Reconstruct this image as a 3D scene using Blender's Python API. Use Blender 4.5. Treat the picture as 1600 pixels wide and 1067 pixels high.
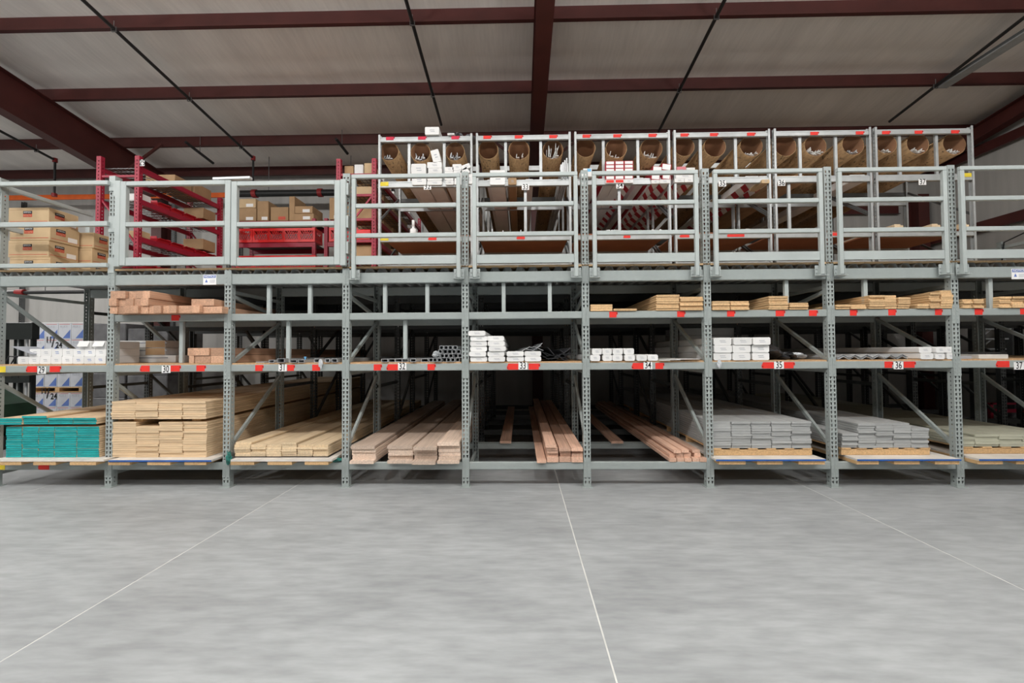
import bpy, math, random
from mathutils import Vector, Matrix
random.seed(11)
for o in list(bpy.data.objects): bpy.data.objects.remove(o, do_unlink=True)
SC = bpy.context.scene
COL = SC.collection
PI = math.pi

# ------------------------------------------------------------------ camera
FPX, YAW, PIT, ROLL, HC = 680.0, .0192, .0251, -.0059, 1.436
_w = Vector((-math.sin(YAW)*math.cos(PIT), math.cos(YAW)*math.cos(PIT), math.sin(PIT)))
_r0 = Vector((math.cos(YAW), math.sin(YAW), 0)); _u0 = _r0.cross(_w)
_r = math.cos(ROLL)*_r0 + math.sin(ROLL)*_u0
_u = -math.sin(ROLL)*_r0 + math.cos(ROLL)*_u0
cam = bpy.data.objects.new('camera', bpy.data.cameras.new('camera')); COL.objects.link(cam)
cam.data.sensor_width = 36.0; cam.data.lens = FPX/1600*36; cam.data.clip_end = 200
cam.matrix_world = Matrix(((_r.x, _u.x, -_w.x, 0), (_r.y, _u.y, -_w.y, 0), (_r.z, _u.z, -_w.z, HC), (0, 0, 0, 1)))
SC.camera = cam

# ------------------------------------------------------------------ world, lamps, exposure
wd = bpy.data.worlds.new('world'); SC.world = wd; wd.use_nodes = True
wd.node_tree.nodes['Background'].inputs[0].default_value = (.9, .95, 1, 1)
wd.node_tree.nodes['Background'].inputs[1].default_value = .05
SC.view_settings.view_transform = 'Standard'; SC.view_settings.look = 'None'
SC.view_settings.gamma = 1; SC.view_settings.use_curve_mapping = False
SC.view_settings.exposure = 0.0

def lamp(x, y, z, power, sx=1.3, sy=.32, col=(1, .985, .97)):
    l = bpy.data.lights.new('bay_and_fill_lamp', 'AREA'); l.shape = 'RECTANGLE'; l.size = sx; l.size_y = sy
    l.energy = power; l.color = col
    o = bpy.data.objects.new('bay_and_fill_lamp', l); COL.objects.link(o); o.location = (x, y, z)
    return o
AREA_W, GLOBE_W = 14, 232
def globe(x, y, z, power, col=(1, .985, .97)):
    l = bpy.data.lights.new('pendant_lamp', 'POINT'); l.energy = power; l.color = col; l.shadow_soft_size = .16
    o = bpy.data.objects.new('pendant_lamp', l); COL.objects.link(o); o.location = (x, y, z)
for i in range(7):                                              # lamps along the aisle: diffuser below, glowing sides
    lamp(-11.2 + i*2.9, .55, 5.75, AREA_W)
    globe(-11.2 + i*2.9, .55, 5.9, GLOBE_W)
for i in range(6): lamp(-11 + i*4.2, -4.6, 6.5, 110)            # fill lights added behind the camera to lift the dark rack interiors
lamp(-11.5, 7.3, 5.2, 120)                                      # lamps over the open floor beside the racks
lamp(-14.5, 5.0, 5.6, 120)

# ------------------------------------------------------------------ helpers
YF = 4.668; P = 1.295; X0 = -4.4776
def XK(k): return X0 + k*P
def at(px, py, Y):
    v = (px-800)/FPX*_r - (py-533.5)/FPX*_u + _w
    t = Y/v.y
    return v.x*t, HC + v.z*t
def ax(px, py, Y): return at(px, py, Y)[0]
def az(px, py, Y): return at(px, py, Y)[1]

class MB:
    def __init__(s): s.v = []; s.f = []
    def box(s, x0, x1, y0, y1, z0, z1):
        b = len(s.v)
        s.v += [(x0,y0,z0),(x1,y0,z0),(x1,y1,z0),(x0,y1,z0),(x0,y0,z1),(x1,y0,z1),(x1,y1,z1),(x0,y1,z1)]
        s.f += [[b+i for i in q] for q in ((0,3,2,1),(4,5,6,7),(0,1,5,4),(1,2,6,5),(2,3,7,6),(3,0,4,7))]
        return s
    def hexa(s, p):
        b = len(s.v); s.v += [tuple(q) for q in p]
        s.f += [[b+i for i in q] for q in ((0,3,2,1),(4,5,6,7),(0,1,5,4),(1,2,6,5),(2,3,7,6),(3,0,4,7))]
        return s
    def bar(s, p0, p1, w, h, up=(0,0,1)):
        p0 = Vector(p0); p1 = Vector(p1); d = (p1-p0).normalized()
        a = d.cross(Vector(up))
        if a.length < 1e-4: a = d.cross(Vector((1,0,0)))
        a.normalize(); b = a.cross(d); a *= w/2; b *= h/2
        return s.hexa([p0-a-b, p0+a-b, p1+a-b, p1-a-b, p0-a+b, p0+a+b, p1+a+b, p1-a+b])
    def tube(s, pts, r, n=8, caps=True):
        rings = []
        pts = [Vector(p) for p in pts]
        for i, p in enumerate(pts):
            d = (pts[min(i+1, len(pts)-1)] - pts[max(i-1, 0)]).normalized()
            a = d.cross(Vector((0,0,1)))
            if a.length < 1e-3: a = d.cross(Vector((1,0,0)))
            a.normalize(); c = a.cross(d); b = len(s.v)
            for k in range(n):
                t = 2*PI*k/n
                s.v.append(tuple(p + r*(math.cos(t)*a + math.sin(t)*c)))
            rings.append(b)
        for q in range(len(rings)-1):
            for k in range(n):
                k2 = (k+1) % n
                s.f.append([rings[q]+k, rings[q]+k2, rings[q+1]+k2, rings[q+1]+k])
        if caps:
            s.f.append([rings[0]+k for k in range(n)][::-1]); s.f.append([rings[-1]+k for k in range(n)])
        return s
    def prism(s, poly, y0, y1):
        # poly in x,z, extruded along y
        n = len(poly); b = len(s.v)
        s.v += [(x, y0, z) for x, z in poly] + [(x, y1, z) for x, z in poly]
        s.f.append([b+i for i in range(n)]); s.f.append([b+n+i for i in range(n)][::-1])
        for i in range(n):
            j = (i+1) % n
            s.f.append([b+j, b+i, b+n+i, b+n+j])
        return s
    def prismx(s, poly, x0, x1):
        n = len(poly); b = len(s.v)
        s.v += [(x0, y, z) for y, z in poly] + [(x1, y, z) for y, z in poly]
        s.f.append([b+i for i in range(n)]); s.f.append([b+n+i for i in range(n)][::-1])
        for i in range(n):
            j = (i+1) % n
            s.f.append([b+j, b+i, b+n+i, b+n+j])
        return s
    def mesh(s, name, smooth=False):
        m = bpy.data.meshes.new(name); m.from_pydata(s.v, [], s.f); m.update()
        if smooth:
            for p in m.polygons: p.use_smooth = True
        return m

WP = {}
def wpos(o): return WP.get(o.name, Vector((0,0,0)))
def put(o, loc, parent=None):
    COL.objects.link(o)
    loc = Vector(loc)
    WP[o.name] = loc.copy()
    if parent is not None:
        o.parent = parent; o.location = loc - wpos(parent)
    else: o.location = loc
    return o
def obj(name, m, mat=None, loc=(0,0,0), parent=None):
    """m: MB or mesh; vertices relative to loc (world)"""
    if isinstance(m, MB): m = m.mesh(name)
    if mat is not None and not m.materials: m.materials.append(M[mat])
    return put(bpy.data.objects.new(name, m), loc, parent)
NUMW = {'29':'twenty-nine','30':'thirty','31':'thirty-one','32':'thirty-two','33':'thirty-three','34':'thirty-four','35':'thirty-five','36':'thirty-six','37':'thirty-seven'}
def tag(o, label, cat, group=None, kind=None):
    for a, b in NUMW.items(): label = label.replace(a, b)
    o['label'] = label; o['category'] = cat
    if group: o['group'] = group
    if kind: o['kind'] = kind
    return o
def struct(o, label=None):
    o['kind'] = 'structure'
    if label: o['label'] = label
    return o
def thing(name, label, cat, loc=(0,0,0), group=None):
    o = bpy.data.objects.new(name, None); o.empty_display_size = .1
    put(o, loc); return tag(o, label, cat, group)
ORD = ['zeroth','first','second','third','fourth','fifth','sixth','seventh','eighth','ninth','tenth','eleventh','twelfth','thirteenth','fourteenth','fifteenth','sixteenth','seventeenth','eighteenth','nineteenth','twentieth','twenty-first','twenty-second','twenty-third']

_bc = {}
def bmesh_box(w, L, h, mat, c=.003):
    """chamfered board along y: x centred, y 0..L, z 0..h, shared"""
    key = (round(w,3), round(L,2), round(h,4), mat, c)
    if key in _bc: return _bc[key]
    a = w/2
    poly = [(-a+c,0),(a-c,0),(a,c),(a,h-c),(a-c,h),(-a+c,h),(-a,h-c),(-a,c)]
    m = MB().prism(poly, 0, L).mesh('board'); m.materials.append(M[mat])
    _bc[key] = m
    return m
def board(name, x, y, z, w, L, h, mat, parent=None, c=.003):
    return obj(name, bmesh_box(w, L, h, mat, c), None, (x, y, z), parent)
def bx(name, x0, x1, y0, y1, z0, z1, mat, parent=None, c=0):
    """box between world bounds, chamfered when c"""
    cx = (x0+x1)/2; w = x1-x0; L = y1-y0; h = z1-z0
    if c:
        a = w/2; b = L/2
        m = MB(); r = []
        lv = [(0,c),(c,0),(h-c,0),(h,c)]
        for z, i in lv:
            q = len(m.v)
            m.v += [(-a+i+c*(i==0),-b+i,z),(a-i-c*(i==0),-b+i,z),(a-i,-b+i+c*(i==0),z),(a-i,b-i-c*(i==0),z),(a-i-c*(i==0),b-i,z),(-a+i+c*(i==0),b-i,z),(-a+i,b-i-c*(i==0),z),(-a+i,-b+i+c*(i==0),z)]
            r.append(q)
        for s in range(3):
            for k in range(8):
                k2 = (k+1) % 8
                m.f.append([r[s]+k, r[s]+k2, r[s+1]+k2, r[s+1]+k])
        m.f.append([r[0]+k for k in range(8)][::-1]); m.f.append([r[3]+k for k in range(8)])
    else:
        m = MB().box(-w/2, w/2, -L/2, L/2, 0, h)
    return obj(name, m, mat, (cx, (y0+y1)/2, z0), parent)

_tx = {}
def text(s, size, loc, mat, parent, sx=1.0, name='lettering', rotz=0, bold=0.0):
    key = (s, round(size,3), sx, mat, bold)
    if key not in _tx:
        cu = bpy.data.curves.new('t', 'FONT'); cu.body = s; cu.size = size; cu.align_x = 'CENTER'; cu.align_y = 'CENTER'
        cu.offset = bold; cu.resolution_u = 3
        to = bpy.data.objects.new('t', cu); COL.objects.link(to)
        dg = bpy.context.evaluated_depsgraph_get()
        m = bpy.data.meshes.new_from_object(to.evaluated_get(dg))
        bpy.data.objects.remove(to, do_unlink=True)
        for v in m.vertices: v.co = (v.co.x*sx, 0, v.co.y)
        m.materials.clear(); m.materials.append(M[mat]); m.name = 'lettering'
        _tx[key] = m
    o = bpy.data.objects.new(name, _tx[key]); put(o, loc, parent); o.rotation_euler.z = rotz
    return o

# ------------------------------------------------------------------ materials
M = {}
def mat(name, col, rough=.6, metal=0.0, var=.08, ns=6.0, st=(1,1,1), rnd=0.0, bump=0.0, spec=.4, var2=0, ns2=40.0, st2=None, dark=None, detail=4):
    m = bpy.data.materials.new(name); m.use_nodes = True; t = m.node_tree; n = t.nodes; L = t.links
    b = n['Principled BSDF']; b.inputs['Roughness'].default_value = rough; b.inputs['Metallic'].default_value = metal
    b.inputs['Specular IOR Level'].default_value = spec
    tc = n.new('ShaderNodeTexCoord'); mp = n.new('ShaderNodeMapping'); mp.inputs['Scale'].default_value = [ns*s for s in st]
    L.new(tc.outputs['Object'], mp.inputs['Vector'])
    oi = n.new('ShaderNodeObjectInfo')
    ad = n.new('ShaderNodeVectorMath'); ad.operation = 'ADD'
    sc = n.new('ShaderNodeVectorMath'); sc.operation = 'SCALE'; sc.inputs[0].default_value = (31, 17, 23)
    L.new(oi.outputs['Random'], sc.inputs['Scale']); L.new(mp.outputs[0], ad.inputs[0]); L.new(sc.outputs[0], ad.inputs[1])
    nz = n.new('ShaderNodeTexNoise'); nz.inputs['Scale'].default_value = 1.0; nz.inputs['Detail'].default_value = detail
    L.new(ad.outputs[0], nz.inputs['Vector'])
    cr = n.new('ShaderNodeValToRGB'); e = cr.color_ramp.elements
    e[0].position = .3; e[1].position = .7
    d = dark or [c*(1-var*1.6) for c in col]
    e[0].color = (*d, 1); e[1].color = (*[min(1, c*(1+var)) for c in col], 1)
    L.new(nz.outputs[0], cr.inputs[0]); out = cr.outputs[0]
    if var2:
        mp2 = n.new('ShaderNodeMapping'); mp2.inputs['Scale'].default_value = [ns2*s for s in (st2 or st)]
        L.new(tc.outputs['Object'], mp2.inputs['Vector'])
        n2 = n.new('ShaderNodeTexNoise'); n2.inputs['Scale'].default_value = 1; n2.inputs['Detail'].default_value = 3
        L.new(mp2.outputs[0], n2.inputs['Vector'])
        mr = n.new('ShaderNodeMapRange'); mr.inputs[1].default_value = .3; mr.inputs[2].default_value = .7
        mr.inputs[3].default_value = 1-var2; mr.inputs[4].default_value = 1+var2*.6
        L.new(n2.outputs[0], mr.inputs[0])
        mx = n.new('ShaderNodeMix'); mx.data_type = 'RGBA'; mx.blend_type = 'MULTIPLY'; mx.inputs[0].default_value = 1
        L.new(out, mx.inputs[6]); L.new(mr.outputs[0], mx.inputs[7]); out = mx.outputs[2]
    if rnd:
        mr = n.new('ShaderNodeMapRange'); mr.inputs[3].default_value = 1-rnd; mr.inputs[4].default_value = 1+rnd*.7
        L.new(oi.outputs['Random'], mr.inputs[0])
        mx = n.new('ShaderNodeMix'); mx.data_type = 'RGBA'; mx.blend_type = 'MULTIPLY'; mx.inputs[0].default_value = 1
        L.new(out, mx.inputs[6]); L.new(mr.outputs[0], mx.inputs[7]); out = mx.outputs[2]
    L.new(out, b.inputs['Base Color'])
    if bump:
        bp = n.new('ShaderNodeBump'); bp.inputs['Strength'].default_value = bump; bp.inputs['Distance'].default_value = .02
        L.new(nz.outputs[0], bp.inputs['Height']); L.new(bp.outputs[0], b.inputs['Normal'])
    M[name] = m
    return m
WG = (60, 1.6, 60)   # grain running along y
mat('concrete', (.375,.394,.402), .5, var=.10, ns=1.3, st=(.5,1.2,1), var2=.15, ns2=16, st2=(.3,1.2,1), spec=.35, detail=9)
mat('joint', (.62,.63,.60), .9)
mat('grey_paint', (.335,.375,.365), .42, var=.04, ns=3, var2=.03, ns2=25)
mat('grey_guard', (.42,.465,.455), .4, var=.04, ns=3)
mat('galvanised', (.42,.44,.44), .38, metal=.25, var=.08, ns=8)
mat('dark_steel', (.10,.105,.105), .5, var=.1)
mat('insulation', (.86,.82,.77), .55, var=.06, ns=1.0, st=(2.2,.5,2), var2=.05, ns2=9, st2=(3,.25,1), bump=.25)
mat('wall_vinyl', (.45,.44,.415), .5, var=.06, ns=1.6, st=(4,4,.3), bump=.5)
mat('room_dark', (.20,.20,.20), .8)
mat('rear_rack_shaded', (.075,.08,.078), .45)  # rack grey darkened, the shade under the deck put into the colour
mat('red_oxide', (.075,.018,.015), .5, var=.12, ns=2.5)
mat('red_rack', (.36,.018,.045), .4, var=.08, ns=4)
mat('orange_paint', (.75,.13,.02), .45)
mat('pipe_black', (.02,.02,.02), .4)
mat('sprinkler_red', (.28,.02,.02), .5)
mat('wire', (.20,.20,.20), .35, metal=.6)
mat('cardboard', (.44,.285,.155), .8, var=.08, ns=5, rnd=.12)
mat('kraft_tube', (.36,.22,.105), .75, var=.10, ns=7, st=(1,1,3), var2=.25, ns2=14, st2=(2,1,6))
mat('tube_inner', (.21,.10,.048), .8)  # darker than the inner wall's own brown, shade inside the tube painted in
mat('carton_pale', (.60,.44,.26), .8, var=.05, rnd=.06)
mat('mdf', (.74,.55,.35), .75, var=.05, ns=1, st=(8,1,30), rnd=.08)
mat('turquoise', (.012,.36,.36), .6, var=.12, ns=9, rnd=.10)
mat('pine', (.78,.61,.40), .7, var=.10, ns=1, st=WG, rnd=.10, var2=.06, ns2=1, st2=(8,3,8))
mat('fir', (.60,.355,.23), .7, var=.14, ns=1, st=WG, rnd=.22, var2=.1, ns2=1, st2=(9,2,9))
mat('cedar_plank', (.68,.45,.235), .7, var=.12, ns=1, st=WG, rnd=.2)
mat('pinkish_board', (.70,.545,.435), .72, var=.12, ns=1, st=WG, rnd=.24)
mat('redwood', (.70,.44,.32), .7, var=.12, ns=1, st=WG, rnd=.2)
mat('grey_deck', (.40,.41,.405), .7, var=.05, ns=2, st=(6,1,40), rnd=.10)
mat('cream_deck', (.47,.47,.37), .7, var=.05, ns=2, rnd=.08)
mat('white_carton', (.80,.80,.785), .7, var=.04, ns=4, rnd=.06)
mat('print_grey', (.40,.42,.46), .8)
mat('print_blue', (.12,.20,.50), .7)
mat('white_metal', (.55,.57,.58), .35, metal=.3, var=.1, rnd=.15)
mat('white_strip', (.75,.75,.72), .5, rnd=.1)
mat('black_plastic', (.03,.03,.032), .3, var=.3, ns=12)
mat('black_metal', (.06,.06,.065), .35, metal=.3, rnd=.3)
mat('clear_wrap', (.55,.58,.60), .2, var=.15, ns=20)
mat('white_sheet', (.72,.68,.62), .6)
mat('blue_edge', (.03,.12,.42), .5)
mat('dunnage', (.62,.40,.20), .75, var=.12, ns=1, st=WG, rnd=.15)
mat('chipboard', (.55,.34,.18), .8, var=.15, ns=60)
mat('plywood_edge', (.60,.42,.24), .75, var=.1, ns=3)
mat('brown_board', (.30,.115,.06), .75, var=.08, ns=3)
mat('tag_red', (.78,.035,.025), .6, var=.03)
mat('tag_magenta', (.62,.02,.06), .6)
mat('tag_yellow', (.80,.62,.04), .6)
mat('black_ink', (.012,.012,.014), .6, var=.02)
mat('plate_white', (.86,.86,.85), .5, var=.02)
mat('logo_red', (.62,.10,.06), .6)
mat('crate_red', (.80,.025,.025), .35, var=.06)
mat('bin_red', (.48,.015,.03), .4, var=.06)
mat('plus_box', (.62,.64,.68), .5, var=.05, rnd=.05)
mat('film_grey', (.18,.18,.185), .25, var=.15, ns=6)
mat('hopper_green', (.018,.05,.03), .4, var=.2)
mat('mast_black', (.018,.022,.02), .4)
mat('teal_wrap', (.03,.20,.17), .35, var=.5, ns=25)
mat('stripe_red', (.42,.02,.035), .6)
mat('pink_carton', (.75,.25,.28), .7)
mat('bag_grey', (.16,.16,.17), .6, var=.2)
mat('light_metal', (.70,.72,.73), .35, metal=.2)
mat('sky_blue', (.15,.45,.75), .5)

# kraft print: scattered dark marks are printed on the tube wall
def add_print(name):
    t = M[name].node_tree; n = t.nodes; L = t.links
    b = n['Principled BSDF']; src = b.inputs['Base Color'].links[0].from_socket
    tc = n.new('ShaderNodeTexCoord'); mp = n.new('ShaderNodeMapping'); mp.inputs['Scale'].default_value = (9, 5, 9)
    L.new(tc.outputs['Object'], mp.inputs[0])
    nz = n.new('ShaderNodeTexNoise'); nz.inputs['Scale'].default_value = 2.2; nz.inputs['Detail'].default_value = 6
    nz.inputs['Distortion'].default_value = 1.5
    L.new(mp.outputs[0], nz.inputs['Vector'])
    cr = n.new('ShaderNodeValToRGB'); e = cr.color_ramp.elements; e[0].position = .60; e[1].position = .63
    e[0].color = (1,1,1,1); e[1].color = (.35,.35,.35,1)
    L.new(nz.outputs[0], cr.inputs[0])
    mx = n.new('ShaderNodeMix'); mx.data_type = 'RGBA'; mx.blend_type = 'MULTIPLY'; mx.inputs[0].default_value = 1
    L.new(src, mx.inputs[6]); L.new(cr.outputs[0], mx.inputs[7]); L.new(mx.outputs[2], b.inputs['Base Color'])
add_print('kraft_tube')

# ------------------------------------------------------------------ building shell
XL, XR, YB, YN = -17.0, 9.55, 10.55, -9.0
SLOPE = .1235
def purlin_z(y): return HC + 5.6 - SLOPE*y       # underside of purlins
PH = .235
fl = struct(obj('floor', MB().box(XL, XR, YN, YB, -.25, -.0012), 'joint'))
jx = [XL, -10.7, -7.95, -5.2, -2.45, .41, 3.0, 5.75, XR]
for a, b in zip(jx[:-1], jx[1:]):
    board('slab', (a+b)/2, YN, -.03, b-a-.007, YB-YN, .03, 'concrete', fl, c=.002)
struct(obj('wall_back', MB().box(XL, XR, YB, YB+.2, 0, purlin_z(YB)+.4), 'wall_vinyl'))
struct(obj('wall_right', MB().box(XR, XR+.2, YN, YB+.2, 0, 8.6), 'wall_vinyl'))
struct(obj('wall_left', MB().box(XL-.2, XL, YN, YB+.2, 0, 8.6), 'room_dark'))
struct(obj('wall_front', MB().box(XL, XR, YN-.2, YN, 0, 8.6), 'room_dark'))
PY = [10.36, 9.16, 7.71, 6.26, 4.8, 3.35]
cm = MB()
edges = [YB] + PY + [YN]
ys = []
for a, b in zip(edges[:-1], edges[1:]):
    for q in range(6): ys.append((a+(b-a)*q/6, -.07*math.sin(PI*q/6) if q else 0))
ys.append((YN, 0))
for y, s in ys:
    z = purlin_z(y)+PH+s
    cm.v += [(XL, y, z), (XR, y, z)]
for i in range(len(ys)-1): cm.f.append([2*i, 2*i+1, 2*i+3, 2*i+2])
cmesh = cm.mesh('ceiling', True)
struct(obj('ceiling', cmesh, 'insulation'))
struct(obj('roof_sheet', MB().hexa([(XL,YB,purlin_z(YB)+PH+.15),(XR,YB,purlin_z(YB)+PH+.15),(XR,YN,purlin_z(YN)+PH+.15),(XL,YN,purlin_z(YN)+PH+.15),
    (XL,YB,purlin_z(YB)+PH+.2),(XR,YB,purlin_z(YB)+PH+.2),(XR,YN,purlin_z(YN)+PH+.2),(XL,YN,purlin_z(YN)+PH+.2)]), 'wall_vinyl'), 'metal roof sheet above the insulation')
names = ['at the eave beside the rear wall', 'second from the rear wall', 'third from the rear wall, crossed by four pipes', 'fourth from the rear wall', 'fifth from the rear wall', 'sixth from the rear wall']
for i, y in enumerate(PY):
    z = purlin_z(y)
    pl = MB()
    pl.box(XL, XR, -.004, .004, 0, PH)            # web
    pl.box(XL, XR, -.065, .0, 0, .006)            # lower flange towards the viewer
    pl.box(XL, XR, -.065, -.059, .006, .02)
    pl.box(XL, XR, .0, .065, PH-.006, PH)
    o = obj('purlin', pl, 'red_oxide', (0, y, z))
    tag(o, 'dark red steel roof purlin ' + names[i], 'beam', 'roof purlins')

def rafter(x, depth, fw, label, xl='rafter'):
    t = thing(xl, label, 'beam', (x, YB-.3, purlin_z(YB-.3)-depth), 'roof rafters')
    y0, y1 = YN+.05, YB-.12
    def sl(x0, x1, da, db):
        q = lambda y: purlin_z(y) - wpos(t).z
        yy0, yy1 = y0-wpos(t).y, y1-wpos(t).y
        return MB().hexa([(x0,yy0,q(y0)-db),(x1,yy0,q(y0)-db),(x1,yy1,q(y1)-db),(x0,yy1,q(y1)-db),(x0,yy0,q(y0)-da),(x1,yy0,q(y0)-da),(x1,yy1,q(y1)-da),(x0,yy1,q(y1)-da)])
    obj('web', sl(-.006, .006, .012, depth-.012), 'red_oxide', wpos(t), t)
    obj('top_flange', sl(-fw/2, fw/2, .002, .012), 'red_oxide', wpos(t), t)
    obj('bottom_flange', sl(-fw/2, fw/2, depth-.012, depth), 'red_oxide', wpos(t), t)
    return t
rafter(-8.62, .68, .22, 'large dark red steel rafter slanting across the upper left corner')
rafter(.34, .62, .23, 'dark red steel rafter running back above the middle of the racks')
rafter(9.25, .30, .2, 'dark red end rafter along the top of the right wall')
def column(x, label):
    t = thing('steel_column', label, 'column', (x, YB-.3, 0), 'building columns')
    h = purlin_z(YB-.3)-.75
    obj('web', MB().box(-.006, .006, -.15, .15, 0, h), 'red_oxide', wpos(t), t)
    obj('front_flange', MB().box(-.12, .12, -.165, -.15, 0, h), 'red_oxide', wpos(t), t)
    obj('rear_flange', MB().box(-.12, .12, .15, .165, 0, h), 'red_oxide', wpos(t), t)
    obj('base_plate', MB().box(-.17, .17, -.2, .2, 0, .02), 'red_oxide', wpos(t), t)
column(-8.62, 'dark red steel column at the rear wall left of the red shelving')
column(.40, 'dark red steel column at the rear wall behind bay 33')
column(9.28, 'dark red steel column in the rear right corner of the building')
for i, z in enumerate((2.25, 3.85, 5.42)):
    g = MB().box(-.004, .004, -9.5, 9.4, 0, .22).box(-.07, 0, -9.5, 9.4, 0, .006)
    tag(obj('wall_girt', g, 'red_oxide', (XR-.08, .9, z)), 'dark red wall girt on the right wall, %s from the floor' % ORD[i+1], 'beam', 'right wall girts')
g = MB().box(0, 8.3, -.004, .004, 0, .2).box(0, 8.3, -.07, 0, 0, .006)
tag(obj('wall_girt', g, 'red_oxide', (.75, YB-.06, 4.68)), 'dark red wall girt on the rear wall behind the tube racks', 'beam')
# knee braces between rafter and purlin
for j, (xx, px) in enumerate(((-8.5, 1), (.44, 1), (.24, -1))):
    y = PY[1]
    o = obj('flange_brace', MB().bar((0,0,-.6), (px*.85,0,.03), .045, .045), 'red_oxide', (xx, y-.1, purlin_z(y)))
    tag(o, 'dark red angle brace from the %s' % ('left rafter up to a purlin', 'middle rafter to the purlin on its right', 'middle rafter to the purlin on its left')[j], 'brace')

# sprinkler pipes under the purlins, following the slope
def pipe(pa, pb, i, label, drop=None):
    # pa, pb pixels on the pipe; pipe plane .10 below purlin undersides
    def hit(p):
        v = (p[0]-800)/FPX*_r - (p[1]-533.5)/FPX*_u + _w
        # HC + v.z t = HC + 5.6 - .1 - SLOPE*v.y t
        t = 5.5/(v.z + SLOPE*v.y)
        return v*t + Vector((0,0,HC))
    b = hit(pb); x = hit(pa).x*.5 + b.x*.5
    yend = b.y; r = .026
    base = Vector((x, yend, purlin_z(yend)-.1))
    t = thing('sprinkler_pipe', label, 'pipe', base, 'ceiling sprinkler pipes')
    L = yend - (YN+.4)
    obj('pipe', MB().tube([(0,0,0),(0,-L,L*SLOPE)], r, 10), 'pipe_black', base, t)
    for y in PY:
        if y < yend and y > 0:
            hz = purlin_z(y)
            obj('hanger', MB().tube([(0,0,0),(0,0,.12)], .006, 6).bar((-.035,0,-.04),(.035,0,-.04),.02,.006).bar((-.033,0,-.04),(-.033,0,.03),.02,.005).bar((.033,0,-.04),(.033,0,.03),.02,.005), 'wire', (x, y-.15, purlin_z(y-.15)-.1), t)
    if drop:
        obj('drop_pipe', MB().tube([(0,0,0),(0,0,-drop)], .022, 8), 'pipe_black', base, t)
        cpl = obj('coupling', MB().tube([(0,0,.04),(0,0,-.05)], .045, 10), 'sprinkler_red', base, t)
        obj('sprinkler_head', MB().tube([(0,0,-drop),(0,0,-drop-.07)], .05, 8), 'sprinkler_red', base, t)
pipe((0,207), (90,250), 0, 'black sprinkler pipe at the far left with a short drop', .75)
pipe((217,83), (397,247), 1, 'black sprinkler pipe above the gate, ending in a drop pipe', .55)
pipe((657,83), (690,195), 2, 'black sprinkler pipe above bay 32 of the tube rack')
pipe((1090,83), (1030,205), 3, 'black sprinkler pipe right of the middle rafter')
pipe((1528,83), (1390,190), 4, 'black sprinkler pipe nearest the right wall')
for pa, pb, l in (((290,222),(333,255),'left of the long pipe above the gate'),((525,217),(543,240),'left of the tube racks')):
    def hit2(p):
        v = (p[0]-800)/FPX*_r - (p[1]-533.5)/FPX*_u + _w
        return v*(5.45/(v.z + SLOPE*v.y)) + Vector((0,0,HC))
    q0, q1 = hit2(pa), hit2(pb)
    ps = thing('pipe_stub', 'short black pipe under the ceiling ' + l, 'pipe', q0)
    obj('pipe', MB().tube([(0,0,0), q1-q0], .03, 10), 'pipe_black', q0, ps)
    qm = (q1-q0)*.5; obj('hanger', MB().tube([qm, qm+Vector((0,0,.36))], .006, 6), 'wire', q0, ps)
cf = thing('strip_light', 'unlit grey strip light under the ceiling by the right wall', 'light', (7.35, 6.6, purlin_z(6.6)-.22))
obj('housing', MB().box(-.05, .05, -1.6, 1.0, 0, .07), 'dark_steel', wpos(cf), cf)
obj('reflector', MB().box(-.09, .09, -1.6, 1.0, -.02, 0), 'galvanised', wpos(cf), cf)
obj('suspension_rod', MB().tube([(0,-1.2,.07),(0,-1.2,.36)], .006, 6), 'wire', wpos(cf), cf)
obj('suspension_rod', MB().tube([(0,.7,.07),(0,.7,.13)], .006, 6), 'wire', wpos(cf), cf)

# ------------------------------------------------------------------ perforated posts
_pm = {}
def post_mesh(h, w=.076, d=.07, pitch=.0457, matn='grey_paint', th=.0025, cols=2):
    key = (round(h,3), w, d, matn, cols)
    if key in _pm: return _pm[key]
    m = MB(); n = int((h-.04)//pitch); zb = (h-n*pitch)/2
    def plate(fn, cw, x0, hw, hh, taper):
        # one column of cells: cell width cw centred at x0 with a tapered hole
        for i in range(n):
            z0 = zb+i*pitch; z1 = z0+pitch; zc = (z0+z1)/2
            o = [(x0-cw/2,z0),(x0+cw/2,z0),(x0+cw/2,z1),(x0-cw/2,z1)]
            q = [(x0-hw*taper,zc-hh),(x0+hw*taper,zc-hh),(x0+hw,zc+hh),(x0-hw,zc+hh)]
            b = len(m.v); m.v += [fn(*p) for p in o+q]
            for k in range(4):
                k2 = (k+1) % 4
                m.f.append([b+k, b+k2, b+4+k2, b+4+k])
    if cols == 2:
        for s in (-1, 1): plate(lambda x, z: (x, 0, z), w/2, s*w/4, .0098, .0142, .42)
    else:
        plate(lambda x, z: (x, 0, z), w, 0, .007, .009, .8)
    for s in (-1, 1): plate(lambda y, z, s=s: (s*w/2, y, z), d, d/2, .006, .008, .8)
    for a, b in ((0, zb), (h-zb, h)):
        m.box(-w/2, w/2, 0, .002, a, b); m.box(-w/2, -w/2+.002, .002, d, a, b); m.box(w/2-.002, w/2, .002, d, a, b)
    for s in (-1, 1): m.box(min(s*w/2, s*(w/2-.007)), max(s*w/2, s*(w/2-.007)), d-.002, d, 0, h)   # rear lips of the open channel
    me = m.mesh('post'); me.materials.append(M[matn]); _pm[key] = me
    return me
def post(parent, x, y, h, z=0, rear=False, **k):
    o = obj('upright_post', post_mesh(h, **k), None, (x, y, z), parent)
    if rear: o.rotation_euler.z = PI
    return o

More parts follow.
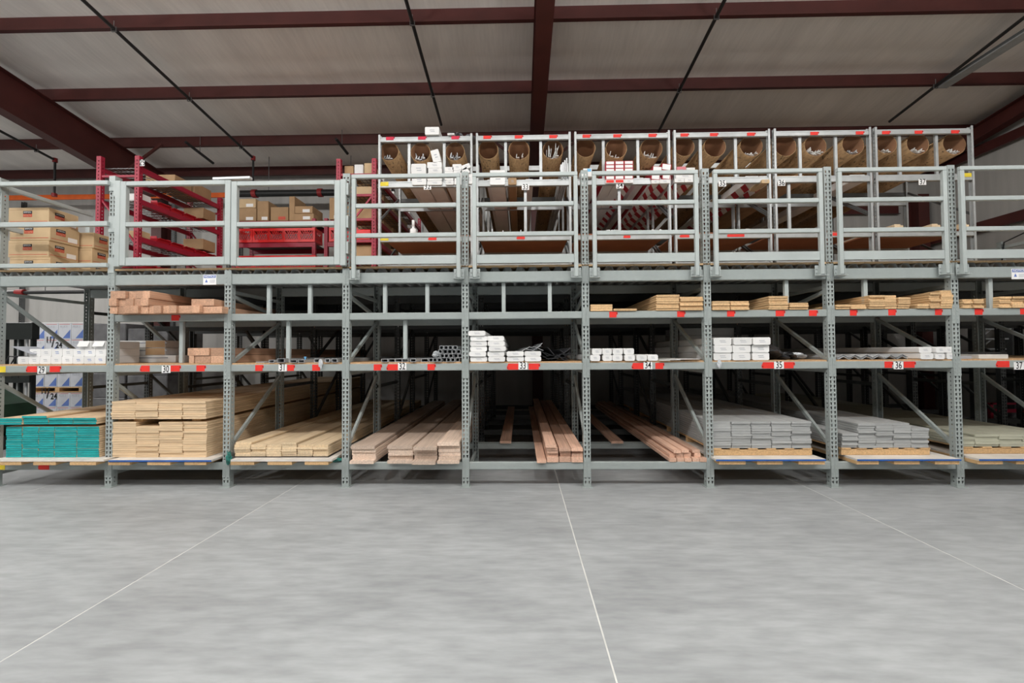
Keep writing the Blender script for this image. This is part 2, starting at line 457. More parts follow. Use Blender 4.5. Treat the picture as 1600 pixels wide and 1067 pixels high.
# ------------------------------------------------------------------ pallet racks below the deck
ZB0, ZB1 = .186, .267      # lowest beam
ZM0, ZM1 = 1.245, 1.322    # numbered middle beam
ZT0, ZT1 = 1.797, 1.873    # upper beam
ZD0, ZD1 = 2.195, 2.310    # deck beam
ROWS = [(YF, 5.74), (6.62, 7.6), (8.7, 9.7)]
RACKY = ['front row of grey pallet racking facing the aisle, bays 29 to 37 and beyond', 'second row of grey pallet racking behind the front row', 'rearmost row of grey pallet racking near the back wall']
RK = []
BEAM_D = .055
_beam = {}
def beam_mesh(L, h, lip=True, mat='grey_paint', d=BEAM_D):
    key = (round(L,3), round(h,3), lip, mat, d)
    if key not in _beam:
        c = .006
        poly = [(0+c,0),(d,0),(d,h-.012),(d*.55,h-.012),(d*.55,h),(c,h),(0,h-c),(0,c)] if lip else [(c,0),(d-c,0),(d,c),(d,h-c),(d-c,h),(c,h),(0,h-c),(0,c)]
        m = MB().prismx(poly, -L/2, L/2).mesh('beam'); m.materials.append(M[mat]); _beam[key] = m
    return _beam[key]
_cn = {}
def connector_mesh(side, mat='grey_paint', h=.19):
    key = (side, mat, h)
    if key not in _cn:
        a, b = (0, .036) if side > 0 else (-.036, 0)
        m = MB().box(a, b, -.005, .0, 0, h)
        for zz in (.03, .075, .12, .16):
            if zz < h: m.box((a+b)/2-.006, (a+b)/2+.006, -.008, -.005, zz, zz+.014)
        m = m.mesh('beam_connector'); m.materials.append(M[mat]); _cn[key] = m
    return _cn[key]
def add_beam(parent, xa, xb, y, z0, z1, front=True, conn=True, mat='grey_paint', hw=.038):
    L = xb-xa-2*hw-.001
    o = obj('beam', beam_mesh(L, z1-z0, True, mat), None, ((xa+xb)/2, y+(.006 if front else -.006), z0), parent)
    if not front: o.rotation_euler.z = PI
    if conn and front:
        h = .19 if z1-z0 < .1 else .165
        zz = z1-h+.03 if z1-z0 < .1 else z0-.01
        obj('beam_connector', connector_mesh(1, mat, h), None, (xa+.001, y, zz), o)
        obj('beam_connector', connector_mesh(-1, mat, h), None, (xb-.001, y, zz), o)
    return o
for ri, (ya, yb) in enumerate(ROWS):
    t = thing('pallet_rack', RACKY[ri], 'rack', (XK(-1), ya, 0)); RK.append(t)
    for k in range(-1, 11):
        x = XK(k)
        hf = 2.32
        if ri == 0 and k != 1: hf = 3.40
        pm_ = 'grey_paint' if ri == 0 else 'rear_rack_shaded'
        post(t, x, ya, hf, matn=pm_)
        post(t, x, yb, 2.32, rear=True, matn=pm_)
        for y in (ya+.035, yb-.035):
            obj('base_plate', MB().box(-.055, .055, -.06, .06, 0, .008), 'grey_paint', (x, y, 0), t)
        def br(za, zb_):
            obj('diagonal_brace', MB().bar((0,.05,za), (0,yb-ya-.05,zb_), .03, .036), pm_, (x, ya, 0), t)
        if k <= 0: br(1.13, .42); br(2.1, 1.38)
        else: br(.42, 1.13); br(1.33, 1.84); br(2.08, 1.9)
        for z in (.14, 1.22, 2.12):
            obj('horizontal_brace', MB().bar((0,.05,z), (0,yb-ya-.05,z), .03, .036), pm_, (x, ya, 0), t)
    for k in range(-1, 10):
        xa, xb = XK(k), XK(k+1)
        for (z0, z1) in ((ZB0, ZB1), (ZM0, ZM1), (ZT0, ZT1), (ZD0, ZD1)):
            if k == -1 and z0 == ZT0 and ri == 0: continue
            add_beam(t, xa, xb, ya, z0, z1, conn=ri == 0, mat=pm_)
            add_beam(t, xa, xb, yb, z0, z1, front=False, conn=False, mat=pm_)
        if ri < 2:
            bx('shelf_board', xa+.045, xb-.045, ya+.012, yb-.012, ZM1, ZM1+.016, 'chipboard', t)
# bay 38 at the far right edge of the picture: beams only run past the last post in view
ZS2 = ZM1+.017   # top of middle shelf
# vertical dividers (grey tubes)
for px, lv in ((421,3),(485,3),(602,3),(668,3),(787,3),(859,3),(1228,3),(1351,3),(1546,3),(283,2),(450,2),(633,2)):
    Y = YF+.075
    x = ax(px, 465 if lv == 3 else 530, Y)
    za, zb_ = (ZT1, ZD0) if lv == 3 else (ZS2, ZT0)
    if lv == 2: Y = YF+.09
    bx('divider_bar', x-.021, x+.021, Y-.02, Y+.02, za, zb_, 'grey_guard', RK[0], c=.004)

# row spacers between rack rows
for k in range(-1, 11):
    for (y0, y1) in ((5.74, 6.62), (7.6, 8.7)):
        for z in (1.0, 2.0):
            obj('row_spacer', MB().bar((0,0,0), (0,y1-y0,0), .03, .04), 'rear_rack_shaded', (XK(k), y0, z), RK[1])

# ------------------------------------------------------------------ mezzanine deck
dk = thing('mezzanine_deck', 'plywood and corrugated steel mezzanine deck on top of the racking', 'deck', (0, YF, ZD1))
DX0, DX1, DY1 = XK(-1)-.04, XK(10)+.04, 9.75
ZP0 = 2.358; ZP1 = 2.377
cg = MB(); pitch = .1365; hc = .044; x = DX0
prof = []
while x < DX1-pitch:
    prof += [(x,0),(x+.03,0),(x+.052,hc),(x+.1145,hc)]; x += pitch
prof.append((x,0))
for (xx, zz) in prof: cg.v += [(xx, 0, zz), (xx, DY1-YF-.05, zz)]
for i in range(len(prof)-1): cg.f.append([2*i, 2*i+1, 2*i+3, 2*i+2])
obj('corrugated_sheet', cg, 'galvanised', (0, YF+.012, ZD1+.002), dk)
# plywood panels, joints staggered
xs = [DX0, -4.9, -2.46, -.02, 1.22, 3.66, 4.92, 7.36, DX1]
for a, b in zip(xs[:-1], xs[1:]):
    for y0, y1 in ((YF-.012, YF+1.2), (YF+1.205, YF+2.42), (YF+2.425, YF+3.64), (YF+3.645, DY1)):
        bx('plywood_panel', a+.002, b-.002, y0+.012, y1, ZP0, ZP1, 'plywood_edge', dk)
# sign plates
def notice(px, py, label):
    Y = YF+.006; x, z = at(px, py, Y)
    t = thing('notice_sign', label, 'sign', (x, Y-.002, z))
    obj('plate', MB().box(-.073, .073, -.002, 0, -.055, .055), 'plate_white', wpos(t), t)
    obj('header', MB().box(-.066, .066, -.003, -.002, .018, .05), 'print_blue', wpos(t), t)
    text('NOTICE', .032, (x, Y-.006, z+.034), 'plate_white', t, 1.0, bold=.0006)
    obj('warning_triangle', MB().prism([(-.05,-.03),(-.02,-.03),(-.035,.005)], -.0035, -.002), 'print_blue', wpos(t), t)
    obj('small_print', MB().box(0,.06,-.003,-.002,-.008,-.004).box(0,.06,-.003,-.002,-.02,-.016).box(0,.055,-.003,-.002,-.032,-.028), 'print_grey', wpos(t), t)
notice(328, 437, 'white and blue notice sign on the deck beam above bay 30')
notice(1591, 428, 'white and blue notice sign on the deck beam at the right edge')

# ------------------------------------------------------------------ guard frames
GY = YF-.075
def guard(px0, px1, label):
    xa = ax(px0, 330, GY); xb = ax(px1, 330, GY)
    t = thing('guard_rail', label, 'guard rail', ((xa+xb)/2, GY, 2.24), 'guard rails along the deck edge')
    G = 'grey_guard'
    w = .042
    for x in (xa, xb-w):
        lg = bx('leg', x, x+w, GY, GY+.04, 2.235, 3.315, G, t, c=.004)
        m = MB().box(-.055,.055,.042,.048,-.02,.10).box(-.026,-.022,-.006,.042,-.005,.09).box(.022,.026,-.006,.042,-.005,.09).box(-.055,.055,-.008,.048,-.012,-.006)
        br = obj('bracket', m, G, (x+w/2, GY, 2.235), lg)
        for s in (-1, 1):
            obj('bolt', MB().tube([(s*.041,.034,.06),(s*.041,.042,.06)], .008, 6), 'galvanised', (x+w/2, GY, 2.235), lg)
            obj('bolt', MB().tube([(s*.041,.034,.02),(s*.041,.042,.02)], .008, 6), 'galvanised', (x+w/2, GY, 2.235), lg)
    bx('top_rail', xa, xb, GY, GY+.04, 3.316, 3.358, G, t, c=.004)
    for z in (2.995, 2.675):
        bx('mid_rail', xa+w+.001, xb-w-.001, GY, GY+.04, z, z+.045, G, t, c=.004)
    bx('kick_plate', xa+w+.001, xb-w-.001, GY+.01, GY+.03, 2.388, 2.478, G, t)
gl = ['bay 32', 'bay 33', 'bay 34', 'bay 35', 'bay 36', 'bay 37 at the right edge']
for (a, b), l in zip(((549,719),(738,903),(926,1092),(1116,1287),(1311,1482)), gl):
    guard(a, b, 'grey steel guard rail frame with kick plate above ' + l)
guard(1503, 1680, 'grey steel guard rail frame with kick plate above bay 37 at the right edge')
# plain rails above bay 29 between the posts
t = thing('guard_rail', 'three plain grey guard rails around the cartons above bay 29', 'guard rail', (XK(-1), YF, 2.4), 'guard rails along the deck edge')
for py0, py1 in ((285,291.5),(348,355.5),(412.5,419)):
    z1 = az(90, py0, YF); z0 = az(90, py1, YF)
    bx('rail', XK(-1)+.03, XK(0)-.02, YF-.045, YF-.003, z0, z1, 'grey_guard', t, c=.004)
    bx('bracket', XK(0)-.034, XK(0)+.034, YF-.012, YF-.003, z0-.06, z1+.06, 'grey_guard', t)
    bx('bracket', XK(-1)-.034, XK(-1)+.034, YF-.012, YF-.003, z0-.06, z1+.06, 'grey_guard', t)
    if z0 > 2.6: bx('side_rail', XK(-1)-.02, XK(-1)+.022, YF+.075, 5.72, z0, z1, 'grey_guard', t, c=.004)
bx('rear_post', XK(-1)-.03, XK(-1)+.03, 5.66, 5.72, ZP1, 3.2, 'grey_guard', t, c=.004)
# double gate above bays 30 and 31
def gate(px0, px1, hinge_left, label):
    Y = YF-.06
    xa = ax(px0, 345, Y); xb = ax(px1, 345, Y); ym = (px0+px1)/2
    z1 = az(ym, 282, Y); z0 = az(ym, 414, Y)
    t = thing('gate', label, 'gate', ((xa+xb)/2, Y, z0), 'gate leaves above bays 30 and 31')
    G = 'grey_guard'; w = .062
    bx('stile', xa, xa+w, Y, Y+.05, z0, z1, G, t, c=.004)
    bx('stile', xb-w, xb, Y, Y+.05, z0, z1, G, t, c=.004)
    bx('top_rail', xa+w+.001, xb-w-.001, Y, Y+.05, z1-.048, z1, G, t, c=.004)
    zm = az(ym, 353, Y)
    bx('mid_rail', xa+w+.001, xb-w-.001, Y, Y+.05, zm, zm+.05, G, t, c=.004)
    bx('kick_plate', xa+w+.001, xb-w-.001, Y+.005, Y+.045, z0, z0+.088, G, t, c=.004)
    hx = xa if hinge_left else xb
    s = -1 if hinge_left else 1
    x0, x1 = sorted((hx+s*.002, hx+s*.062))
    bx('hinge_post', x0, x1, Y, Y+.05, z0-.01, z1+.01, G, t, c=.004)
    for zz in (z0+.12, zm-.02, z1-.16):
        x0, x1 = sorted((hx+s*.063, hx+s*.085))
        bx('hinge', x0, x1, Y+.01, Y+.056, zz, zz+.13, G, t)
    return xa, xb, z1
a = gate(187, 359.5, True, 'left leaf of the grey steel gate above bay 30')
b = gate(360.5, 531, False, 'right leaf of the grey steel gate above bay 31')
Y = YF-.06
lx0, lx1 = ax(332, 283, Y), ax(390, 283, Y)
la = tag(obj('gate_latch_bar', MB().box(0, lx1-lx0, 0, .05, 0, .022).box(.02,.06,.01,.04,-.006,0), 'light_metal', (lx0, Y, max(a[2], b[2])+.007)), 'thin grey latch bar lying across the top of the two gate leaves', 'latch bar')
la.rotation_euler.y = -.02

# ------------------------------------------------------------------ bay numbers and red tags on the beams
def number_plate(s, px0, px1, py, Y, h, label, sx=.68):
    x0, z = at(px0, py, Y); x1 = ax(px1, py, Y)
    t = thing('bay_number_plate', label, 'sign', ((x0+x1)/2, Y, z))
    w = (x1-x0)/2
    obj('plate', MB().box(-w, w, -.003, 0, -h/2, h/2), 'plate_white', wpos(t), t)
    text(s, h*1.32, ((x0+x1)/2, Y-.0045, z), 'black_ink', t, sx, bold=.0008, name='number')
for n, a, b, py in ((29,59,72,578.5),(30,253,266.5,577),(31,435.5,448,574.5),(32,622,635,572.5),(33,810,824,571.5),(34,1005.5,1019,571),(35,1209.5,1224.5,570.5),(36,1396,1411,571),(37,1584,1599.5,571.5)):
    number_plate(str(n), a, b, py, YF+.0055, .078, 'white plate with black number %d on the middle beam' % n)
def redtag(px0, px1, zc, h, label, Y=YF+.0055, mt='tag_red', dot='r', name='price_tag', cat='tag'):
    zp = 533.5 - (zc-HC)/Y*FPX + 14
    x0 = ax(px0, zp, Y); x1 = ax(px1, zp, Y)
    t = thing(name, label, cat, ((x0+x1)/2, Y, zc), 'paper tags on the rack beams')
    w = (x1-x0)/2; r = h*.22
    e = min(.015, w*.28)
    if dot == 'r': poly = [(-w,-h/2),(w-e,-h/2),(w-e,-h*.05),(w,.0),(w,h*.35),(w-e*.6,h/2),(-w,h/2)]
    else: poly = [(w,-h/2),(w,h/2),(-w+e,h/2),(-w+e*.5,h*.2),(-w,0),(-w,-h*.35),(-w+e,-h/2)]
    obj('card', MB().prism(poly, -.002, 0), mt, wpos(t), t)
    if dot:
        s = 1 if dot == 'r' else -1
        cx = s*(w-e*.65); cz = h*.22*s
        obj('eyelet', MB().prism([(cx+.006*math.cos(q*PI/4), cz+.006*math.sin(q*PI/4)) for q in range(8)], -.0032, -.002), 'black_ink', wpos(t), t)
    return t
zm = (ZM0+ZM1)/2
mid = [(41,58,'l','left of number 29'),(78,96,'r','right of number 29'),(219,234,'l','a gap left of number 30'),(267,283,'r','touching number 30 on its right'),
 (307,322,'r','under the timber ends, right end of bay 30'),(399,412,'r','left of number 31'),(449,461,'r','just right of number 31'),(488,502,'r','beside the hanging white cloth, right end of bay 31'),
 (584,597,'r','near the left post of bay 32'),(604,622,'l','touching number 32 on its left'),(668,681,'r','right of number 32 below the tube pile'),
 (792,810,'l','touching number 33 on its left'),(826,844,'r','touching number 33 on its right'),(987,1005,'l','touching number 34 on its left'),(1024,1038,'r','right of number 34'),
 (1190,1209,'l','touching number 35 on its left'),(1225,1242,'r','touching number 35 on its right'),(1382,1395.5,'r','touching number 36 on its left'),(1412,1431,'r','touching number 36 on its right'),(1556,1577,'l','left of number 37')]
for a, b, d, l in mid: redtag(a, b, zm, .066, 'red tag on the middle beam, ' + l, dot=d)
zt = (ZT0+ZT1)/2
for a, b, l in ((268,282,'below the timbers of bay 30'),(952,965,'bay 34, left one'),(1058,1071,'bay 34, right one'),(1136,1149,'bay 35, first from left'),(1212,1227,'bay 35, second from left'),(1264,1278,'bay 35, third from left'),
   (1328,1340,'bay 36, first from left'),(1388,1401,'bay 36, second from left'),(1461,1473,'bay 36, third from left'),(1523,1537,'bay 37, left one'),(1594,1606,'bay 37 at the right picture edge')):
    redtag(a, b, zt, .062, 'red tag on the upper beam, ' + l)
redtag(60, 77, .225, .07, 'red tag on the lowest beam under the turquoise boards', dot=None)
redtag(-6, 9, zm, .066, 'yellow tag on the middle beam at the left picture edge', mt='tag_yellow', dot=None)
redtag(-6, 8, .225, .07, 'yellow tag on the lowest beam at the left picture edge', mt='tag_yellow', dot=None)

# ------------------------------------------------------------------ stacks of boards
def stack(name, noun, cat, where, mt, cols, t, L, group, y0=YF, z0=ZB1, jy=.008, jx=.002, end=None, gap=.0014, colword=True):
    """cols: (x0, x1, layers)"""
    nc = len(cols)
    for ci, cdef in enumerate(cols):
        xa, xb, n = cdef[:3]; zc = z0 + (cdef[3] if len(cdef) > 3 else 0)
        for li in range(n):
            dx = random.uniform(-jx, jx); dy = random.uniform(-jy, jy)
            w = xb-xa-.006
            o = board(name, (xa+xb)/2+dx, y0+dy, zc+li*(t+gap), w, L, t, mt, c=min(.004, t*.2))
            k = n-li
            pos = 'only layer' if n == 1 else ('top layer' if k == 1 else ('bottom layer' if li == 0 else '%s layer down' % ORD[k]))
            cp = '' if nc == 1 else ', %s column' % ORD[ci+1]
            tag(o, '%s %s, %s%s' % (noun, where, pos, cp), cat, group)
            if end: obj('painted_end', MB().box(-w/2+.001, w/2-.001, -.004, -.0005, .0015, t-.0015) if False else _endmesh(w, t, end), None, (wpos(o).x, wpos(o).y, wpos(o).z), o)
_em = {}
def _endmesh(w, t, mt):
    key = (round(w,4), round(t,4), mt)
    if key not in _em:
        m = MB().box(-w/2+.001, w/2-.001, -.004, -.0005, .0008, t-.0008).mesh('painted_end'); m.materials.append(M[mt]); _em[key] = m
    return _em[key]
def sheet(x0, x1, y0, y1, z, label, blue=True, h=.02):
    t = thing('backing_sheet', label, 'board', ((x0+x1)/2, y0, z))
    bx('sheet', x0, x1, y0+.004, y1, z, z+h, 'white_sheet', t)
    if blue: bx('front_edge', x0, x1, y0, y0+.0035, z+.001, z+h-.002, 'blue_edge', t)
def dunnage(spans, y0, L, z, h, where, noun='wooden spacer board'):
    for i, (a, b) in enumerate(spans):
        o = board('spacer_board', (a+b)/2, y0, z, b-a, L, h, 'dunnage')
        tag(o, '%s %s, %s from left' % (noun, where, ORD[i+1]), 'board', 'spacer boards under loads')
yo = 4.56
def X(px, py=720, Y=YF): return ax(px, py, Y)
Z1 = ZB1+.0005
# bay 29: turquoise painted ends
sp = [(0,33),(52,87),(109,150)]
dunnage([(X(a,722,yo), X(b,722,yo)) for a, b in sp], yo, 4.6, Z1, .038, 'under the turquoise ended boards')
sheet(X(-14,718,yo), X(163,718,yo), yo-.01, 9.2, Z1+.039, 'pale sheet under the turquoise ended boards of bay 29', False, .018)
zb = Z1+.058
fl1 = [(X(9),X(34.5),14),(X(34.5),X(60),14),(X(60),X(85),14),(X(85),X(120),14),(X(120),X(155),14)]
stack('siding_board', 'turquoise ended siding board', 'board', 'in the lower bay 29 bundle', 'mdf', fl1, .0225, 4.7, 'turquoise ended siding boards', z0=zb, jy=.003, end='turquoise')
for i, x in enumerate((-5.3, -4.75)): tag(board('spacer_board', x, YF+.15, zb+14*.0239+.001, .09, 4.3, .022, 'dunnage'), 'thin spacer board between the turquoise bundles, %s one' % ('left', 'right')[i], 'board')
zt2 = zb+14*.0239+.024
fl2 = [(X(1),X(38),3),(X(38),X(77),4),(X(77),X(115),3),(X(115),X(152),3)]
stack('siding_board', 'turquoise ended siding board', 'board', 'in the upper bay 29 bundle', 'mdf', fl2, .0225, 4.7, 'turquoise ended siding boards', z0=zt2, jy=.012, end='turquoise', y0=YF-.02)
# bay 30: tan siding
dunnage([(X(a,724,yo), X(b,724,yo)) for a, b in ((169,203),(230,266),(288,322))], yo, 4.6, Z1, .034, 'under the tan siding of bay 30')
sheet(X(171,718,yo), X(331,718,yo), yo-.01, 9.2, Z1+.035, 'white sheet with blue edge under the tan siding of bay 30')
zb = Z1+.056
xs = [X(174),X(212),X(248),X(285.5),X(323)]
stack('siding_board', 'tan siding board', 'board', 'in the lower bay 30 bundle', 'mdf', [(xs[0],xs[1],16),(xs[1],xs[2],14),(xs[2],xs[3],16),(xs[3],xs[4],16)], .0225, 4.8, 'tan siding boards', z0=zb, jy=.009, jx=.0028)
for i, x in enumerate((-4.2, -3.55)): tag(board('spacer_board', x, YF+.05, zb+16*.0239+.001, .10, 4.5, .03, 'dunnage'), 'wooden spacer board between the tan siding bundles, %s one' % ('left', 'right')[i], 'board')
stack('siding_board', 'tan siding board', 'board', 'in the upper bay 30 bundle', 'mdf', [(xs[0],xs[1],8),(xs[1],xs[2],8),(xs[2],xs[3],8),(xs[3],xs[4],8)], .0225, 4.8, 'tan siding boards', z0=zb+16*.0239+.032, jy=.009, jx=.0028, y0=YF-.015)
# bay 31: pine
dunnage([(X(a,724,yo), X(b,724,yo)) for a, b in ((360,397),(418,456),(476,513))], yo, 4.2, Z1, .036, 'under the pine boards of bay 31')
sheet(X(361,716,yo), X(519,716,yo), yo-.01, 8.8, Z1+.037, 'pale sheet under the pine boards of bay 31', False, .022)
tag(obj('plastic_wrap', MB().box(-.53,.53,0,3.9,0,.004), 'black_plastic', (X(439), YF-.03, Z1+.0605)), 'black plastic wrap lying under the pine boards', 'plastic wrap')
zb = Z1+.066
xs = [X(366),X(391.5),X(416),X(440),X(464),X(488.5),X(513)]
stack('pine_board', 'pale pine board', 'board', 'in the bay 31 pile', 'pine', [(xs[0],xs[1],6),(xs[1],xs[2],5),(xs[2],xs[3],5),(xs[3],xs[4],6),(xs[4],xs[5],5),(xs[5],xs[6],5)], .0235, 4.4, 'pale pine boards of bay 31', z0=zb, jy=.014, jx=.004)
# bay 32: pinkish boards, four piles
def pile(name, noun, where, mt, items, L, group, cat='board', y0=YF, z0=Z1):
    """items: (px0, px1, ytop, ybot, dy)"""
    for i, (a, b, y1, y2, dy) in enumerate(items): pass
def pile_rows(name, noun, where, mt, px0, px1, n, t, L, group, first=0, z0=Z1, jy=.022, y0=YF-.02, extra=()):
    xa, xb = X(px0,710), X(px1,710)
    for li in range(n):
        dy = random.uniform(-jy, jy); dx = random.uniform(-.006, .006)
        if li in dict(extra): dy += dict(extra)[li]
        o = board(name, (xa+xb)/2+dx, y0+dy, z0+li*(t+.001), xb-xa, L, t, mt, c=.006)
        k = n-li
        pos = 'only layer' if n == 1 else ('top layer' if k == 1 else ('bottom layer' if li == 0 else '%s layer down' % ORD[k]))
        tag(o, '%s %s, %s' % (noun, where, pos), 'board', group)
g = 'pinkish boards of bay 32'; w_ = 'pinkish brown board'
pile_rows('plank', w_, 'in the leftmost pile of bay 32', 'pinkish_board', 551, 588, 5, .036, 4.3, g, extra=((0,-.04),))
pile_rows('plank', w_, 'in the second pile of bay 32', 'pinkish_board', 607, 646, 5, .036, 4.5, g, extra=((0,-.05),))
pile_rows('plank', w_, 'in the third pile of bay 32', 'pinkish_board', 648, 684, 5, .036, 4.7, g, extra=((0,-.07),(4,-.09)))
pile_rows('plank', w_, 'in the rightmost pile of bay 32', 'pinkish_board', 685.5, 719.5, 6, .036, 4.7, g, extra=((0,-.07),(5,-.04)))
# bay 33
o = board('plank', ax(790,700,5.62), 5.62, ZB1+.001, .145, 3.6, .03, 'redwood'); tag(o, 'single loose board lying far back in bay 33', 'board')
g = 'reddish timbers of bay 33'
def timbers(items, mt, L, name, noun, where, group, yb, cat='timber', c=.004):
    """items: (px0, px1, z0, h, dy)"""
    for i, (a, b, z, h, dy) in enumerate(items):
        xa, xb = ax(a, 540, yb+dy), ax(b, 540, yb+dy)
        o = board(name, (xa+xb)/2, yb+dy, z, xb-xa-.003, L, h, mt, c=c)
        tag(o, '%s %s, %s' % (noun, where, place[i]), cat, group)
z = Z1
place = ['bottom row, thin outer one', 'bottom row, left', 'bottom row, middle', 'bottom row, right', 'second row, left', 'second row, middle', 'second row, right', 'third row, left', 'third row, middle', 'third row, right', 'fourth row, left', 'fourth row, middle', 'fourth row, right', 'topmost piece on the left']
timbers([(837.4,852.4,z,.03,-.03),(852.9,871.4,z,.058,0),(871.9,890.4,z,.058,.01),(890.9,909.4,z,.058,0),(853.4,870.9,z+.059,.034,.02),(873.4,890.4,z+.059,.034,.03),(891.4,909.4,z+.059,.034,.01),(853.4,870.9,z+.094,.034,0),(872.4,890.4,z+.094,.026,.02),(891.4,909.4,z+.094,.026,.03),(852.4,870.4,z+.129,.03,-.01),(871.9,890.4,z+.121,.036,-.02),(890.9,909.4,z+.121,.036,-.02),(850.9,868.4,z+.160,.034,-.03)],
  'redwood', 4.6, 'redwood_timber', 'reddish timber', 'in the bay 33 pile', g, YF-.01)
# bay 34
for i, (px, n) in enumerate(((960,'left'),(969.5,'right'))):
    o = board('plank', ax(px,700,5.6), 5.6, ZB1+.001, .075, 3.6, .03, 'redwood'); tag(o, 'loose narrow board far back in bay 34, %s of two' % n, 'board')
place = ['bottom row, first', 'bottom row, second', 'bottom row, third', 'bottom row, fourth', 'bottom row, fifth', 'second row, first', 'second row, second', 'second row, third', 'second row, fourth', 'third row, first', 'third row, second', 'third row, third']
timbers([(1043,1054.5,z,.04,0),(1055,1066.5,z,.04,.01),(1067,1078,z,.04,0),(1079,1090,z,.04,.01),(1090.5,1102,z,.04,0),(1043.5,1053,z+.041,.036,.05),(1054,1065,z+.041,.05,.03),(1065.5,1077,z+.041,.05,.04),(1082,1092,z+.041,.044,.04),(1050,1061.5,z+.092,.032,.0),(1062,1074,z+.092,.032,.02),(1079,1091,z+.086,.034,.04)],
  'redwood', 4.6, 'redwood_timber', 'reddish timber', 'in the bay 34 pile', 'reddish timbers of bay 34', YF+.0)
# bays 35, 36, 37: composite decking on pallets
def deckload(px0, px1, py0, noun, where, mt, cols, t, L, group, sheet_px, sp, zf=0, dy=0.0):
    dunnage([(X(a,722,yo), X(b,722,yo)) for a, b in sp], yo, 4.4, Z1, .036, 'on the lowest beam ' + where)
    sheet(X(sheet_px[0],716,yo), X(sheet_px[1],716,yo), yo-.015, 9.1, Z1+.037, 'white sheet with blue front edge ' + where)
    zs = Z1+.058
    xa, xb = X(px0,702), X(px1,702)
    p = thing('pallet', 'open wooden pallet carrying boards ' + where, 'pallet', ((xa+xb)/2, YF+dy, zs))
    for q in range(7):
        yy = YF+dy+q*.7
        bx('stringer', xa, xb, yy, yy+.04, zs, zs+.06, 'dunnage', p, c=.003)
    n = 6
    for q in range(n):
        xx = xa+(xb-xa-.1)*q/(n-1)
        bx('slat', xx, xx+.1, YF+dy-.005, YF+dy+4.3, zs+.061, zs+.075, 'dunnage', p)
    zz = zs+.0765
    cs = [(X(a,680), X(b,680), nn) for a, b, nn in cols]
    stack('decking_board', noun, 'board', where, mt, cs, t, L, group, z0=zz, y0=YF+dy, jy=.012, jx=.002)
deckload(1115, 1273, 0, 'grey composite board', 'in bay 35', 'grey_deck', [(1115,1145.5,11),(1145.5,1177,11),(1177,1208.5,11),(1208.5,1240,11),(1240,1271.5,11)], .0245, 4.6, 'grey boards of bay 35', (1118,1289), ((1123,1165),(1183,1223),(1248,1289)), dy=.04)
deckload(1320, 1460, 0, 'pale grey composite board', 'in bay 36', 'grey_deck', [(1320,1346,6),(1346,1374,10),(1374,1402,10),(1402,1430,10),(1430,1458,8)], .0245, 4.6, 'grey boards of bay 36', (1338,1500), ((1338,1373),(1397,1437),(1461,1499)), dy=.05)
deckload(1520, 1688, 0, 'cream composite board', 'in bay 37', 'cream_deck', [(1518,1538,4),(1538,1577,5),(1577,1615,5),(1615,1650,5),(1650,1686,5)], .0245, 4.7, 'cream boards of bay 37', (1528,1700), ((1527,1567),(1588,1628),(1650,1688)), dy=.1)
# crumpled teal wrap at the foot of the post
def blob(name, mt, loc, r, label, cat, sub=3, amp=.35, seed=1, group=None):
    import bmesh
    bm = bmesh.new(); bmesh.ops.create_icosphere(bm, subdivisions=sub, radius=1)
    rr = random.Random(seed)
    ph = [(rr.uniform(2,7), rr.uniform(2,7), rr.uniform(2,7), rr.uniform(0,6)) for _ in range(6)]
    for v in bm.verts:
        c = v.co.copy(); s = 1
        for a, b, d, e in ph: s += amp/4*math.sin(a*c.x+b*c.y+d*c.z+e)
        v.co = Vector((c.x*r[0]*s, c.y*r[1]*s, c.z*r[2]*s))
    mz = min(v.co.z for v in bm.verts)
    for v in bm.verts: v.co.z -= mz
    m = bpy.data.meshes.new(name); bm.to_mesh(m); bm.free()
    return tag(obj(name, m, mt, loc), label, cat, group)
blob('plastic_wrap', 'teal_wrap', (X(361,705), YF-.033, ZB1-.02), (.026,.03,.075), 'crumpled teal plastic wrap against the post left of the pine boards', 'plastic wrap', seed=4)
blob('plastic_wrap', 'teal_wrap', (X(527,714), YF+.03, ZB1+.002), (.06,.05,.018), 'crumpled dark teal wrap at the right end of the pine boards', 'plastic wrap', seed=8)

# ------------------------------------------------------------------ upper level lumber
tm = .079
def row4(xs, z, h, L, where, words, mt='fir', y0=YF-.13, name='square_timber', noun='reddish square timber'):
    for i, (a, b) in enumerate(xs):
        xa, xb = X(a,480,y0), X(b,480,y0)
        o = board(name, (xa+xb)/2, y0+random.uniform(-.03,.02), z, xb-xa-.002, L, h, mt, c=.004)
        tag(o, '%s %s, %s' % (noun, where, words % ORD[i+1]), 'timber', 'reddish timbers of bay 30')
r1 = [(172+i*11.8, 172+(i+1)*11.8) for i in range(12)]
row4(r1, ZT1+.001, tm, 3.4, 'on the upper beam of bay 30', 'bottom row, %s from left')
row4([(172.5+i*12.1, 172.5+(i+1)*12.1) for i in range(5)], ZT1+.001+tm+.001, tm, 3.4, 'on the upper beam of bay 30', 'middle row, %s from left')
row4([(174,197.5),(198.5,211),(211,223),(223,234.5)], ZT1+.001+2*tm+.002, tm, 3.4, 'on the upper beam of bay 30', 'top row, %s from left')
row4([(316.5,349)], ZT1+.001, tm, 3.4, 'on the upper beam of bay 30', 'wide one at the right end', noun='reddish wide timber') if False else None
for (a, b, z, l) in ((317.5,347,ZT1+.001,'wide reddish timber lying flat against the right post of bay 30'),(299,334,ZT1+.002+tm,'wide reddish timber resting on other timbers, right side of bay 30')):
    xa, xb = X(a,480,YF-.1), X(b,480,YF-.1)
    tag(board('wide_timber', (xa+xb)/2, YF-.1, z, xb-xa, 3.4, tm*.9, 'fir', c=.004), l, 'timber', 'reddish timbers of bay 30')
